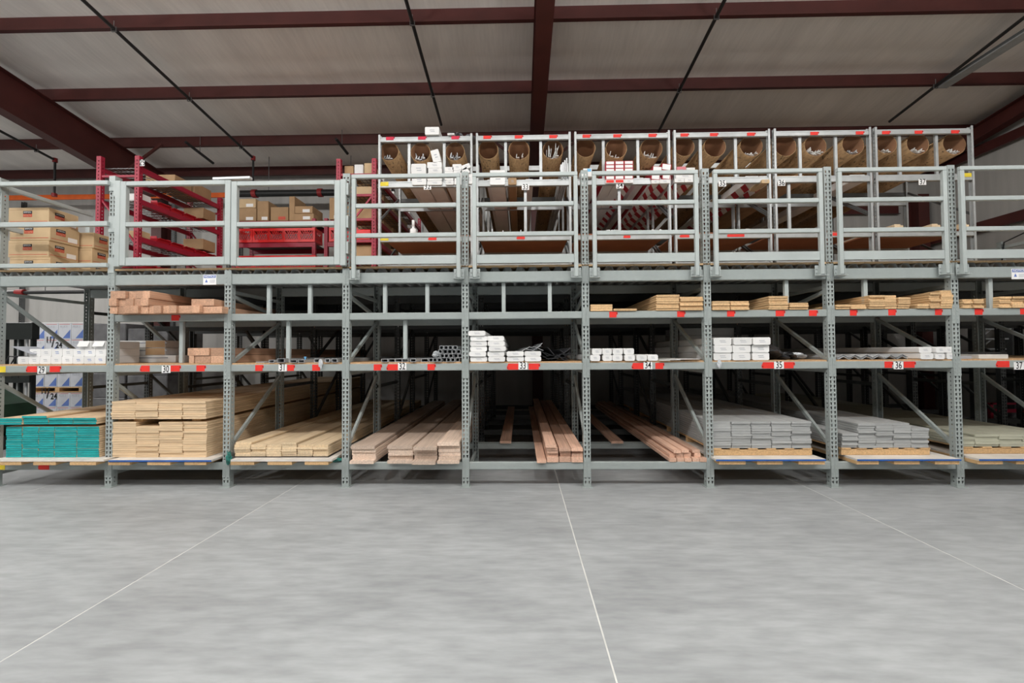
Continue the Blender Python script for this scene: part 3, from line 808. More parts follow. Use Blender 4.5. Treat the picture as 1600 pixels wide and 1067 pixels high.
for (a, b, z, l) in ((294,302,0,'bottom row, left'),(302.5,327,0,'bottom row, middle'),(327.5,348.5,0,'bottom row, right'),(290,300.5,1,'top row, left'),(301,326,1,'top row, middle'),(326.5,348.5,1,'top row, right')):
    xa, xb = X(a,555), X(b,555)
    o = board('wide_timber', (xa+xb)/2, YF+.01+random.uniform(-.02,.02), ZS2+.001+z*.083, xb-xa-.002, 4.4, .081, 'fir', c=.004)
    tag(o, 'orange brown timber beside the shelf number 30, ' + l, 'timber', 'timbers on the middle shelf of bay 30')
def planks(where, cols, L=3.6, y0=YF-.01, t=.0225):
    stack('cedar_plank', 'honey coloured plank', 'board', where, 'cedar_plank', [(X(a,478), X(b,478), n) for a, b, n in cols], t, L, 'honey coloured planks on the upper beams', z0=ZT1+.001, y0=y0, jy=.012, jx=.003)
planks('in the low left pile of bay 34', [(922,957,3),(958,995,1)], L=3.0)
planks('in the tall right pile of bay 34', [(1024.5,1061,7),(1061.5,1098,6)], L=4.0)
planks('in the left pile of bay 35', [(1112,1140,4),(1140.5,1170,4)], L=3.0)
planks('in the tall middle pile of bay 35', [(1200,1231,6)], L=4.4)
planks('in the low right pile of bay 35', [(1232,1262,3)], L=2.0)
planks('in the low left pile of bay 36', [(1304.5,1327,2),(1328,1353,2)], L=2.6)
planks('in the middle pile of bay 36', [(1356,1381,6),(1381.5,1401,6),(1401.5,1421,5)], L=4.4)
planks('in the right pile of bay 36', [(1431.5,1450,2),(1450.5,1468,7),(1468.5,1488,8)], L=4.4)
planks('in the left pile of bay 37', [(1503,1518,4),(1518.5,1535,4)], L=2.6)
planks('in the right pile of bay 37', [(1560,1579,5),(1579.5,1599,5),(1599.5,1620,5)], L=3.0)

# ------------------------------------------------------------------ middle shelf goods
def carton(name, xa, xb, y0, L, z, h, mt, label, group=None, rot=0, cat='box', c=.006, prn=True, tilt=0, pm='print_grey'):
    o = obj(name, bmesh_box(xb-xa, L, h, mt, c), None, ((xa+xb)/2, y0, z))
    tag(o, label, cat, group)
    o.rotation_euler.z = rot; o.rotation_euler.y = tilt
    if prn:
        w = xb-xa
        obj('printed_mark', _printmesh(w, h, pm), None, ((xa+xb)/2, y0, z), o)
    return o
_prm = {}
def _printmesh(w, h, pm='print_grey'):
    key = (round(w,3), round(h,3), pm)
    if key not in _prm:
        m = MB()
        m.box(-w*.16, w*.16, -.0012, -.0004, h*.56, h*.63).box(-w*.12, w*.2, -.0012, -.0004, h*.36, h*.42)
        m = m.mesh('printed_mark'); m.materials.append(M[pm]); _prm[key] = m
    return _prm[key]
g = 'white boxes on the middle shelf of bay 29'
xs0 = [23+i*17.3 for i in range(9)]
for i in range(8):
    xa, xb = X(xs0[i],560), X(xs0[i+1]-.4,560)
    carton('white_box', xa, xb, YF+.03, .42, ZS2, .083, 'white_carton', 'small white box on the shelf of bay 29, bottom row, %s from left' % ORD[i+1], g, pm='print_blue' if i > 4 else 'print_grey')
for i in range(7):
    xa, xb = X(xs0[i]+17,548), X(xs0[i+1]+16.6,548)
    carton('white_box', xa, xb, YF+.04, .42, ZS2+.0835, .083, 'white_carton', 'small white box on the shelf of bay 29, second row, %s from left' % ORD[i+1], g, pm='print_blue' if i in (2,4,5) else 'print_grey')
for i, (a, b) in enumerate(((117,134),(141,158))):
    o = carton('white_box', X(a,535), X(b,535)+.02, YF+.04, .42, ZS2+.167, .083, 'white_carton', 'small white box with open flap on top of the bay 29 stack, %s one' % ('left', 'right')[i], g)
    obj('flap', MB().hexa([(-.06,-.002,.08),(.06,-.002,.08),(.06,0,.083),(-.06,0,.083),(-.06,-.03,.02),(.06,-.03,.02),(.06,-.032,.022),(-.06,-.032,.022)]), 'white_carton', wpos(o), o)
o = carton('grey_flap', X(17,555), X(52,555), YF-.01, .25, ZS2+.17, .004, 'print_grey', 'loose grey sheet leaning on the leftmost white boxes', prn=False, cat='sheet', c=.001)
o.rotation_euler.y = .35; o.location.z += -.02
# long pale cartons deep in bay 30
Y = 5.2
for i, (a, b) in enumerate(((184,275),(182,258),(182,258))):
    xa, xb = ax(a, 555, Y), ax(b, 555, Y)
    t = thing('long_carton', 'long pale carton deep in bay 30, %s of three' % ('lowest', 'middle', 'uppermost')[i], 'box', ((xa+xb)/2, Y, ZS2+.09*i), 'long pale cartons of bay 30')
    bx('body', xa, xb, Y, Y+.3, ZS2+.09*i, ZS2+.09*i+.087, 'white_carton', t, c=.004)
    bx('printed_line', xa+.02, xa+.62, Y-.002, Y-.0005, ZS2+.09*i+.05, ZS2+.09*i+.065, 'print_grey', t)
    if i: bx('brown_end', xb-.24, xb-.004, Y-.003, Y-.0008, ZS2+.09*i+.003, ZS2+.09*i+.084, 'cardboard', t)
# white cartons of bay 33
def cgrid(bay, where, cols, h, L, mt='white_carton', y0=YF, z0=ZS2, jr=.03):
    for ci, (a, b, n) in enumerate(cols):
        for li in range(n):
            off = random.uniform(-.012, .012)
            xa, xb = X(a,550)+off, X(b,550)+off
            k = n-li
            pos = 'only layer' if n == 1 else ('top layer' if k == 1 else ('bottom layer' if li == 0 else '%s layer down' % ORD[k]))
            carton('white_carton', xa+.004, xb-.004, y0+random.uniform(-.02,.02), L, z0+li*(h+.002), h, mt, 'white carton %s, %s, %s column' % (where, pos, ORD[ci+1]), 'white cartons of bay %d' % bay, rot=random.uniform(-jr, jr)*.5, c=.011)
cgrid(33, 'in the tall bay 33 stack', [(733,760.5,6),(761.5,789,5),(790,818,2),(820,847,2)], .0535, 2.6)
cgrid(34, 'in the bay 34 row', [(923,939.5,2),(940.5,956.5,2),(957.5,974,2),(975,992,2),(993,1010,1),(1011,1028,1)], .066, 2.2)
cgrid(35, 'in the bay 35 block', [(1114.5,1143.5,3),(1144.5,1173.5,3),(1175,1203,3)], .079, 2.4)
cgrid(36, 'at the right end of bay 36', [(1438,1459,2),(1460.5,1476.5,2),(1477.5,1492,2)], .064, 3.0)
def crumple(px0, px1, py0, py1, z, mt, label, cat, n, seed, depth=.25):
    """heap of thin bent strips, each strip its own thing"""
    rr = random.Random(seed)
    pxs = sorted(rr.uniform(px0, px1) for _ in range(n))
    for i in range(n):
        xx = ax(pxs[i], 560, YF+.1); zz = z + rr.uniform(0, 1)*(py1-py0)/146.0
        m = MB(); a = rr.uniform(-.9,.9); w = rr.uniform(.03,.06); L = rr.uniform(.6,1.6)
        ca, sa = math.cos(a), math.sin(a)
        m.hexa([(-w*ca,0,-w*sa),(w*ca,0,w*sa),(w*ca,L,w*sa),(-w*ca,L,-w*sa),(-w*ca-.003*sa,0,-w*sa+.004),(w*ca-.003*sa,0,w*sa+.004),(w*ca,L,w*sa+.004),(-w*ca,L,-w*sa+.004)])
        mz = min(v[2] for v in m.v)
        m.v = [(x, y, q-mz) for x, y, q in m.v]
        o = obj('metal_strip', m, mt, (xx, YF+.02+rr.uniform(0,.08), zz))
        tag(o, '%s, %s from left' % (label, ORD[i+1]), cat, label); o.rotation_euler.z = rr.uniform(-.12,.12)
crumple(849, 889, 590, 600, ZS2+.001, 'black_metal', 'dark bent metal strip in the heap right of number 33', 'metal strip', 22, 5)
crumple(822, 846, 590, 591, ZS2+.11, 'white_metal', 'thin metal stud lying on top of the rightmost bay 33 cartons', 'metal strip', 6, 6)
blob('black_bag', 'black_plastic', (X(1215,560), YF+.25, ZS2), (.11,.25,.075), 'crumpled black plastic bundle beside the bay 35 cartons', 'plastic bundle', seed=12)
blob('black_bag', 'black_plastic', (X(1237,560), YF+.2, ZS2), (.09,.2,.04), 'small crumpled black plastic roll right of the black bundle', 'plastic bundle', seed=13)
blob('clear_bag', 'clear_wrap', (X(1254,560), YF+.15, ZS2), (.07,.15,.035), 'shiny clear plastic roll at the end of the black bundle', 'plastic bundle', seed=14)
def scrap(px, py, label, seed):
    blob('plastic_scrap', 'clear_wrap', (X(px,py), YF-.02, az(px, py+6, YF-.02)), (.022,.008,.045), label, 'plastic scrap', sub=2, amp=.5, seed=seed)
scrap(1123, 570, 'scrap of clear plastic hanging below the bay 35 cartons', 3)
scrap(502, 570, 'strip of white cloth hanging over the beam in bay 31', 5)
# thin flat pale sheets in bay 34
for i, (a, b, zz) in enumerate(((1030,1046,0),(1044,1062,.006),(1056,1092,.012))):
    tag(board('flat_sheet', X((a+b)/2,562), YF-.02, ZS2+zz, X(b,562)-X(a,562), 1.8, .005, 'white_strip', c=.001), 'thin pale sheet lying flat right of number 34, %s from left' % ORD[i+1], 'sheet', 'thin pale sheets in bay 34')
# long grey boxes deep between bays 34 and 35
for i in range(4):
    o = bx('long_carton', ax(1062,540,6.75), ax(1100,540,6.75)+.5, 6.75, 7.4, ZS2+.115*i, ZS2+.115*i+.11, 'white_carton', c=.004)
    tag(o, 'long pale box deep behind the bay 34 to 35 post, %s layer from bottom' % ORD[i+1], 'box', 'long pale boxes behind bay 35')
# hollow metal tubes
_ht = {}
def hollow(w, h, L, t, mt):
    key = (w, h, L, mt)
    if key not in _ht:
        m = MB(); a, b = w/2, h
        o = [(-a,0),(a,0),(a,b),(-a,b)]; i = [(-a+t,t),(a-t,t),(a-t,b-t),(-a+t,b-t)]
        for y in (0, L):
            m.v += [(x, y, z) for x, z in o] + [(x, y, z) for x, z in i]
        for k in range(4):
            k2 = (k+1) % 4
            m.f += [[k, k2, k2+8, k+8], [4+k2, 4+k, 12+k, 12+k2], [k2, k, 4+k, 4+k2], [8+k, 8+k2, 12+k2, 12+k]]
        m = m.mesh('hollow_tube'); m.materials.append(M[mt]); _ht[key] = m
    return _ht[key]
def htube(px, z, w, h, L, label, group, rot=0, roll=0, y0=YF, mt='white_metal', Yp=None):
    o = obj('metal_tube', hollow(w, h, L, .004, mt), None, (ax(px, 555, Yp or y0), y0+random.uniform(-.02,.03), z))
    o.rotation_euler = (0, roll, rot)
    return tag(o, label, 'metal tube', group)
g = 'hollow metal tubes in the pile of bay 32'
rows = [[673+i*6.9 for i in range(7)], [684+i*6.9 for i in range(6)], [688+i*7 for i in range(5)], [690+i*7 for i in range(4)]]
for ri, r in enumerate(rows):
    for i, px in enumerate(r):
        htube(px, ZS2+.001+ri*.044, .042, .04, 2.6, 'small square metal tube in the bay 32 pile, %s row, %s from left' % (('bottom','second','third','top')[ri], ORD[i+1]), g, rot=random.uniform(-.006,.006))
g = 'flat metal channels in bay 32'
for i, (px, w) in enumerate(((601,.07),(611,.07),(622,.08),(632,.07),(646,.06),(663,.075))):
    htube(px, ZS2+.001, w, .034, 2.4, 'flat metal channel left of the bay 32 tube pile, %s from left' % ORD[i+1], g, rot=.0)
g = 'flat metal channels in bay 31'
for i, (px, w, h) in enumerate(((404,.09,.012),(424,.06,.03),(440,.08,.045),(459,.075,.03),(471,.07,.03),(494,.06,.04),(512,.05,.04),(523,.06,.038))):
    htube(px, ZS2+.001, w, h, 2.4, 'flat metal channel on the middle shelf of bay 31, %s from left' % ORD[i+1], g)
blob('clear_bag', 'clear_wrap', (X(681,555), YF+.05, ZS2+.046), (.04,.1,.035), 'clump of clear plastic wrap left of the metal tube pile', 'plastic bundle', seed=21)
tag(obj('blue_clip', MB().box(-.006,.006,-.004,.004,0,.03).box(-.014,.014,-.006,.006,.022,.03), 'sky_blue', (X(473.5,558), YF+.05, ZS2+.033)), 'tiny blue clip standing on the bay 31 channels', 'clip')
# nested vee strips of bay 36
for i in range(6):
    for q in range(4):
        px = 1316+i*18.5+4
        m = MB().hexa([(-.055,0,0),(0,0,.03),(0,2.6,.03),(-.055,2.6,0),(-.055,0,.004),(0,0,.034),(0,2.6,.034),(-.055,2.6,.004)])
        m.hexa([(0,0,.03),(.055,0,0),(.055,2.6,0),(0,2.6,.03),(0,0,.034),(.055,0,.004),(.055,2.6,.004),(0,2.6,.034)])
        o = obj('angle_strip', m, 'white_metal', (X(px,562), YF+.02+random.uniform(-.01,.02), ZS2+.001+q*.007))
        tag(o, 'metal angle strip in bay 36, %s of the %s nest from left' % (('bottom','second','third','top')[q], ORD[i+1]), 'metal strip', 'angle strips of bay 36')
# grey flat cartons of bay 37
for i, (a, b, h) in enumerate(((1502,1534,.03),(1545,1592,.045))):
    tag(board('flat_carton', X((a+b)/2,560), YF+.1, ZS2, X(b,560)-X(a,560), 2.2, h, 'print_grey' if i == 0 else 'white_strip', c=.003), 'flat grey carton on the middle shelf of bay 37, %s one' % ('left', 'right')[i], 'box')
for i in range(2):
    tag(board('black_sheet', X(1560,555), YF+.4, ZS2+.05+i*.0, 1.05, .9, .02, 'black_plastic', c=.002), 'black sheet lying behind the flat cartons of bay 37', 'sheet') if i == 0 else None

# ------------------------------------------------------------------ tube racks standing on the deck
UY0, UY1 = 5.66, 6.62
UT0, UT1 = 4.232, 4.303      # top rail
UN0, UN1 = 3.622, 3.708     # numbered rail
UL0, UL1 = 2.90, 2.965      # lower shelf rail
def upost(t, x, y, side):
    """narrow galvanised post: bright front strip with a slotted web turned inwards"""
    h = 4.33-ZP1
    key = ('u', side)
    if key not in _pm:
        m = MB(); w = .027
        a, b = (0, w) if side > 0 else (-w, 0)
        m.box(a, b, 0, .003, 0, h)
        xin = 0
        n = int(h//.05); zb = (h-n*.05)/2
        for q in range(n):
            z0 = zb+q*.05; z1 = z0+.05; zc = z0+.025
            o = [(.003,z0),(.05,z0),(.05,z1),(.003,z1)]; i = [(.018,zc-.012),(.032,zc-.012),(.032,zc+.012),(.018,zc+.012)]
            bb = len(m.v); m.v += [(xin, y_, z_) for y_, z_ in o+i]
            for k in range(4): m.f.append([bb+k, bb+(k+1)%4, bb+4+(k+1)%4, bb+4+k])
        m.box(a, b, .05, .053, 0, h)
        me = m.mesh('post'); me.materials.append(M['galvanised']); _pm[key] = me
    return obj('upright_post', _pm[key], None, (x, y, ZP1), t)
UK = list(range(2, 8))
DIV = {2:(639,694), 3:(790,845), 4:(943,997), 5:(1095,1150), 6:(1251,1307), 7:(1407,1465)}
DIV2 = {3:(821,), 4:(968,), 5:(), 6:(1234,), 7:()}
UR = {}
for k in UK:
    xa = XK(k)+.024; xb = XK(k+1)-.024
    t = thing('tube_rack', 'galvanised rack of cardboard tubes standing on the deck above bay %d' % (30+k), 'rack', ((xa+xb)/2, UY0, ZP1), 'tube racks on the deck'); UR[k] = t
    for x, s in ((xa, 1), (xb, -1)):
        upost(t, x, UY0, s); upost(t, x, UY1, s)
        for z0, z1 in ((2.5, 3.1), (3.2, 3.8)):
            obj('diagonal_brace', MB().bar((0,.06,z0-ZP1), (0,UY1-UY0,z1-ZP1), .018, .028), 'dark_steel', (x, UY0, ZP1), t)
    L = xb-xa-.056
    for y, fr in ((UY0+.004, True), (UY1+.045, False)):
        for z0, z1 in ((UT0, UT1), (UN0, UN1), (UL0, UL1), (2.52, 2.6)):
            key = ('ub', round(L,3), round(z1-z0,3))
            if key not in _beam:
                h = z1-z0
                m = MB().prismx([(.004,0),(.04,0),(.04,h),(.014,h),(.014,h-.018),(.004,h-.018),(0,h-.026),(0,.004)], -L/2, L/2).mesh('beam'); m.materials.append(M['galvanised']); _beam[key] = m
            o = obj('beam', _beam[key], None, ((xa+xb)/2, y, z0), t)
            if not fr: o.rotation_euler.z = PI
    bx('shelf_board', xa+.03, xb-.03, UY0+.02, UY1+.35, UL1+.001, UL1+.018, 'brown_board', t)
    for px in DIV[k]:
        x = ax(px, 250, UY0+.04); bx('divider_bar', x-.018, x+.018, UY0+.045, UY0+.07, UN1, UT0+.03, 'galvanised', t)
    for px in DIV2.get(k, ()):
        x = ax(px, 330, UY0+.04); bx('divider_bar', x-.018, x+.018, UY0+.045, UY0+.07, UL1+.02, UN0, 'galvanised', t)
    # rear second frame that carries the far ends
    for x, s in ((xa, 1), (xb, -1)): upost(t, x, 8.15, s)
    for z0 in (3.45, 3.03): bx('rear_beam', xa+.03, xb-.03, 8.16, 8.2, z0, z0+.08, 'dark_steel', t)
    bx('tube_rest', xa+.03, xb-.03, UY1+.02, UY1+.05, 3.765, 3.82, 'dark_steel', t)
# numbers on the tube racks
for s, px, py in (('32',668,292),('33',821,292.5),('34',968.5,290),('35',1128.5,287),('36',1221,286),('37',1441,284.5)):
    number_plate(s, px-5.8, px+5.8, py, UY0+.002, .075, 'white plate with black number %s on the tube rack rail' % s, sx=.8)
redtag(593.5, 607, (UN0+UN1)/2+.005, .055, 'yellow tag on the left end of the tube rack above number 32', Y=UY0+.002, mt='tag_yellow', dot=None)
redtag(1505, 1518, (UN0+UN1)/2+.02, .05, 'yellow tag on the right end of the tube rack rail', Y=UY0+.002, mt='tag_yellow', dot=None)
redtag(594, 607, (UL0+UL1)/2, .03, 'yellow strip tag on the lower tube rack shelf at its left end', Y=UY0+.002, mt='tag_yellow', dot=None)
for i, (a, b, l) in enumerate(((669,682,'first from left'),(807,820,'second from left'),(974,985,'third from left'),(1062,1077,'fourth from left'),(1136,1163,'fifth from left, the longest'),(1299,1309,'last on the right'))):
    redtag(a, b, (UL0+UL1)/2+.004, .04, 'red tag on the lower tube rack shelf, ' + l, Y=UY0+.002, dot=None)
TUBES = [(608,237,15.5),(657,238,16),(711,237,15.5),(763,234,16),(811,234,17),(864,234,16.5),(915,231,16),(963,232,17),(1018,232,17.5),(1069,229,16.5),(1117,229,17.5),(1174,228,18),(1227,228,17.5),(1274,228,17.5),(1333,226,17.5),(1385,225,16.5),(1434,225,17.5),(1491,225,18)]
_tb = {}
def tube_mesh(r, L):
    key = (round(r,3), L)
    if key in _tb: return _tb[key]
    n = 40; m = MB()
    for (rad, y) in ((r,0),(r,L),(r-.007,0),(r-.007,L)):
        for q in range(n): m.v.append((rad*math.cos(2*PI*q/n), y, rad*math.sin(2*PI*q/n)))
    mi = []
    for q in range(n):
        q2 = (q+1) % n
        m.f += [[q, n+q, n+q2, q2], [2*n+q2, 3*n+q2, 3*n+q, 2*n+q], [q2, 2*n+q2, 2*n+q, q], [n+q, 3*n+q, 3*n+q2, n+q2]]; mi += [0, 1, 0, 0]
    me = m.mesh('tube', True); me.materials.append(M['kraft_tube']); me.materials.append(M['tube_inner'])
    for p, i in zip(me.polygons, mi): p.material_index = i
    _tb[key] = me
    return me
TY = UY0+.065
TAGW = {12: None}
tilts = .058
for i, (px, py, r) in enumerate(TUBES):
    Y = TY+random.uniform(-.01, .03)
    x, z = at(px, py, Y); rad = r/FPX*Y*.985
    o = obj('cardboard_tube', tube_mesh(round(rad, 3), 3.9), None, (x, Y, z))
    o.rotation_mode = 'YXZ'; o.rotation_euler = (-tilts, random.uniform(0, 6), 0)
    k = 2+i//3
    tag(o, 'large brown cardboard tube above bay %d, %s of three' % (30+k, ('left', 'middle', 'right')[i % 3]), 'tube', 'cardboard tubes on the top rail')
    # strips standing in the tube mouth
    n, mt, tall = {0:(3,'white_metal',.06),1:(9,'white_metal',.09),2:(6,'white_metal',.1),4:(2,'white_strip',.06),5:(11,'white_strip',.2),7:(2,'white_strip',.1),8:(6,'white_strip',.07),11:(5,'white_strip',.05),13:(8,'white_strip',.07),14:(4,'white_metal',.04),15:(5,'white_strip',.04),16:(5,'white_strip',.06),17:(7,'white_strip',.05)}.get(i, (0,'',0))
    rr = random.Random(100+i)
    for q in range(n):
        a = -PI/2 - .7 + 1.4*(q+rr.random()*.8)/n; R_ = rad-.02
        bxx = R_*math.cos(a); bz = R_*math.sin(a)
        hh = tall*rr.uniform(.4, 1.0); wv = rr.uniform(.012,.028)
        m = MB().hexa([(-wv,0,0),(wv,0,0),(wv,1.6,0),(-wv,1.6,0),(-wv*.7,-.01,.006),(wv*.6,0,.008),(wv,1.6,.006),(-wv,1.6,.006)])
        m.hexa([(-wv,0,.006),(-wv+.004,0,.006),(-wv+.004,1.6,.006),(-wv,1.6,.006),(-wv*.4,0,hh),(-wv*.4+.004,0,hh*.9),(-wv+.004,1.6,.03),(-wv,1.6,.03)])
        s = obj('pale_strip', m, mt, (x+bxx*.9, Y+rr.uniform(-.03,.05), z+bz*.93))
        s.rotation_mode = 'YXZ'; s.rotation_euler = (-tilts, rr.uniform(-.6,.6)*.5, 0)
        tag(s, 'pale strip in the %s tube above bay %d, %s from left' % (('left', 'middle', 'right')[i % 3], 30+k, ORD[q+1]), 'strip', 'strips in tube %s' % ORD[i+1])
for i, px in enumerate((610, 660, 712, 762, 811, 865, 917, 965, 1020, 1070, 1116, 1174, 1273, 1344, 1385, 1436, 1493)):
    yv = 216.2 - (px-610)*.0118
    zc = az(px, yv, UY0)
    redtag(px-6.8, px+6.8, zc-.0, .042, 'red tag on the top rail, %s from left' % ORD[i+1], Y=UY0+.002, mt='tag_red' if px > 730 else 'tag_magenta', dot='r')

# cartons on the numbered rails of the tube racks
def up_carton(px0, px1, py0, py1, label, mt='white_carton', L=2.6, tilt=0, y0=UY0-.02, rot=0, group='cartons on the tube racks', c=.008, name='white_carton', stripes=0, endmat=None):
    xa, z1 = at(px0, py0, y0); xb, z0 = at(px1, py1, y0)
    o = carton(name, xa, xb, y0, L, z0, z1-z0, mt, label, group, tilt=tilt, rot=rot, c=c, prn=endmat is None)
    w = xb-xa; h = z1-z0
    if endmat: bmm = MB().box(-w/2+.009, w/2-.009, -.003, -.0005, .007, h-.007); obj('end_panel', bmm, endmat, wpos(o), o)
    if stripes:
        m = MB(); n = 8
        for q in range(n):
            y = .02+q*L/n*.86; d = .22
            m.hexa([(-w/2,y,-.0015),(w/2,y+d,-.0015),(w/2,y+d+.13,-.0015),(-w/2,y+.13,-.0015),(-w/2,y,-.0004),(w/2,y+d,-.0004),(w/2,y+d+.13,-.0004),(-w/2,y+.13,-.0004)])
        obj('stripe_print', m, 'stripe_red', wpos(o), o)
    return o
WC = 'white carton above number 32, '
zN = 280.5
for a, b, c_, d, l in ((643.5,666,275,288.6,'bottom left'),(667.5,690.5,282.5,288.6,'bottom right of the left pile'),(667.5,690.5,270.2,281.8,'second layer of the left pile'),(669,690.5,262.8,269.8,'third layer of the left pile'),(667.5,690,253.5,262.2,'top right of the left pile'),(642.5,665.5,256,272.5,'big one at top left')):
    up_carton(a, b, c_, d, WC+l)
up_carton(677, 689.5, 233.5, 253, WC+'standing tilted beside the second tube', tilt=-.25, L=1.6)
for a, b, c_, d, l, tl in ((696,709,281.5,288.5,'bottom of the right pile with open end',0),(709.5,722.5,273,288.3,'middle bottom of the right pile',.05),(730,738,272,287,'right bottom of the right pile',0),(695,708.5,267.5,281,'left second of the right pile',0),(695,708.5,261,267,'left top of the right pile',0),(708.8,722,266,272.6,'middle second of the right pile',0),(707,721,256.5,265.5,'middle top of the right pile',0),(724,736,262,272,'leaning right one of the right pile',-.7),(722,736,256.5,263.5,'leaning topmost one of the right pile',-.35)):
    up_carton(a, b, c_, d, WC+l, tilt=tl)
up_carton(664, 686, 198.5, 210, 'white carton lying on the top rail above number 32', L=1.2)
up_carton(699, 710, 208, 210.3, 'flat white carton on the top rail above number 32', L=1.2, c=.004)
for i, (px, w) in enumerate(((719, .05), (735, .07))):
    blob('grey_bag', 'bag_grey', (ax(px, 205, UY0+.2), UY0+.2, UT1+.002), (w,.12,.036), 'crumpled grey bag on the top rail, %s of two' % ('left', 'right')[i], 'bag', seed=31+i)
up_carton(765.5, 789, 266, 288.4, 'white carton standing alone above number 33')
up_carton(794, 807, 278, 288.3, 'small beige carton above number 33', mt='cardboard', L=2.4)
for i, (px, dy) in enumerate(((878,0),(881,.03),(884,.01),(887,.04))):
    x = ax(px, 284, UY0)
    o = obj('metal_stud', hollow(.02, .05, 3.0, .003, 'white_metal'), None, (x, UY0-.01+dy, UN1+.001))
    tag(o, 'thin bright metal stud leaning above bay 33, %s from left' % ORD[i+1], 'metal stud', 'leaning studs'); o.rotation_euler.x = .0
    o.rotation_euler = (.05 - .01*i, .0, .0)
    v = obj('metal_stud', hollow(.018, .02, .22+.03*i, .003, 'light_metal'), None, (x, UY0+.09, UN1+.002)); v.rotation_euler.x = PI/2-.05
    v.location.z += .0
    tag(v, 'short bright metal stud standing upright above bay 33, %s from left' % ORD[i+1], 'metal stud', 'leaning studs')
# pale blue box
x, z = at(916, 281, UY0-.04)
bb = thing('blue_white_box', 'pale blue and white box above the post between bays 33 and 34', 'box', (x, UY0-.06, UN1+.001))
obj('body', MB().box(-.085,.085,0,.3,0,.055).box(-.04,.07,0,.3,.055,.105), 'white_carton', wpos(bb), bb)
obj('blue_print', MB().box(.01,.06,-.002,-.0005,.062,.1), 'sky_blue', wpos(bb), bb)
RC = 'red and white striped carton above number 34, '
for ci, (a, b) in enumerate(((946.3,960.3),(960.8,975),(975.3,989.5))):
    for li in range(6):
        y1 = 286.2-ci*.3 - li*5.75; 
        up_carton(a, b, y1-5.6, y1, RC+'%s layer up, %s column' % (ORD[li+1], ORD[ci+1]), c=.003, stripes=(li == 0 and ci == 2), endmat=('plate_white' if li else ('tag_red' if ci < 2 else None)), name='striped_carton', mt='stripe_red' if li else 'white_carton')
for a, b, c_, d, l, tl in ((1018,1030,281,286.5,'bottom left',0),(1030.5,1047,280.5,286.2,'bottom right',0),(1017,1031,270,280.6,'middle left',.08),(1034,1047,266,280,'middle right',.1),(1019,1034,260,269.5,'top left',.1),(1033,1048,256,265.8,'top right',.15)):
    up_carton(a, b, c_, d, 'red and white carton at the right end of bay 34, ' + l, c=.003, tilt=tl, stripes=l.startswith('bottom'), name='striped_carton', mt='white_carton' if l.startswith('bottom') else 'stripe_red', endmat=None if l.startswith('bottom') else 'plate_white')
for a, b, c_, d, l, mt_ in ((1054,1069,279,284.6,'bottom left','white_carton'),(1069.5,1085,278.5,284.3,'bottom right','white_carton'),(1056,1085,272,278.4,'middle','white_carton'),(1058,1072,260.5,271.8,'top left, pink','pink_carton'),(1072.5,1086,262,271.8,'top right, grey','white_strip')):
    up_carton(a, b, c_, d, 'carton left of number 35 on the rack, ' + l, c=.003, mt=mt_, stripes=l.startswith('bottom'), name='striped_carton')
for a, b, l in ((1165,1185,'left'),(1186,1203,'right')):
    up_carton(a, b, 275, 286, 'striped carton right of number 35, ' + l, c=.003, stripes=1, name='striped_carton', y0=UY0+.25)
up_carton(1190, 1202.5, 280.5, 286, 'small open tan carton right of number 35', mt='carton_pale', L=.3, name='open_carton')
for a, b, l in ((645,664,'left'),(667,690,'right'),(698,722,'far right')):
    pass
# items on the lower shelf of the tube racks
zS = UL1+.019
x = ax(644, 367, UY0+.03)
bt = thing('white_bottle', 'white spray bottle standing on the lower tube rack shelf', 'bottle', (x, UY0+.09, zS))
def lathe(prof, n=20):
    m = MB()
    for r, z in prof:
        for q in range(n): m.v.append((r*math.cos(2*PI*q/n), r*math.sin(2*PI*q/n), z))
    for i in range(len(prof)-1):
        for q in range(n):
            q2 = (q+1) % n
            m.f.append([i*n+q, i*n+q2, (i+1)*n+q2, (i+1)*n+q])
    m.f.append(list(range(n))[::-1]); m.f.append([(len(prof)-1)*n+q for q in range(n)])
    return m
obj('body', lathe([(.04,0),(.045,.006),(.043,.09),(.036,.108),(.018,.118),(.016,.14)]).mesh('body', True), 'plate_white', wpos(bt), bt)
obj('cap', lathe([(.019,.14),(.019,.222),(.015,.226)]).mesh('cap', True), 'plate_white', wpos(bt), bt)
for i, (px, w) in enumerate(((951,.05),(959,.05),(964.5,.045))):
    o = obj('metal_tube', hollow(w, .05, 1.6, .005, 'light_metal'), None, (ax(px, 355, UY0), UY0+.03, zS)); tag(o, 'square bright metal tube end left of the divider above bay 34, %s' % ORD[i+1], 'metal tube', 'tube ends above bay 34')
for i, (px, w, tl) in enumerate(((940,.06,.2),(985,.05,.1),(992,.05,.0),(999,.06,-.1))):
    o = obj('metal_channel', MB().box(-w/2,w/2,0,1.6,0,.004).box(-w/2,-w/2+.004,0,1.6,.004,.025), 'white_metal', (ax(px, 360, UY0), UY0+.03, zS+.006)); o.rotation_euler.y = tl*.3
    tag(o, 'flat metal channel on the lower shelf above bay 34, %s from left' % ORD[i+1], 'metal channel', 'channels above bay 34')
for i, px in enumerate((1021, 1033)):
    o = obj('white_roll', MB().tube([(0,0,.026),(0,1.4,.026)], .026, 12), 'white_strip', (ax(px, 360, UY0), UY0+.03, zS)); tag(o, 'white roll lying on the lower shelf above bay 34, %s of two' % ('left', 'right')[i], 'roll')
def thin(px, hpx, label, mt='white_metal', lean=0, i=0):
    m = MB().box(-.006,.006,0,.006,0,hpx/118.)
    o = obj('metal_rod', m, mt, (ax(px, 362, UY0+.12), UY0+.12+.02*i, zS)); o.rotation_euler.y = lean
    tag(o, label, 'metal rod', 'upright rods on the lower shelf')
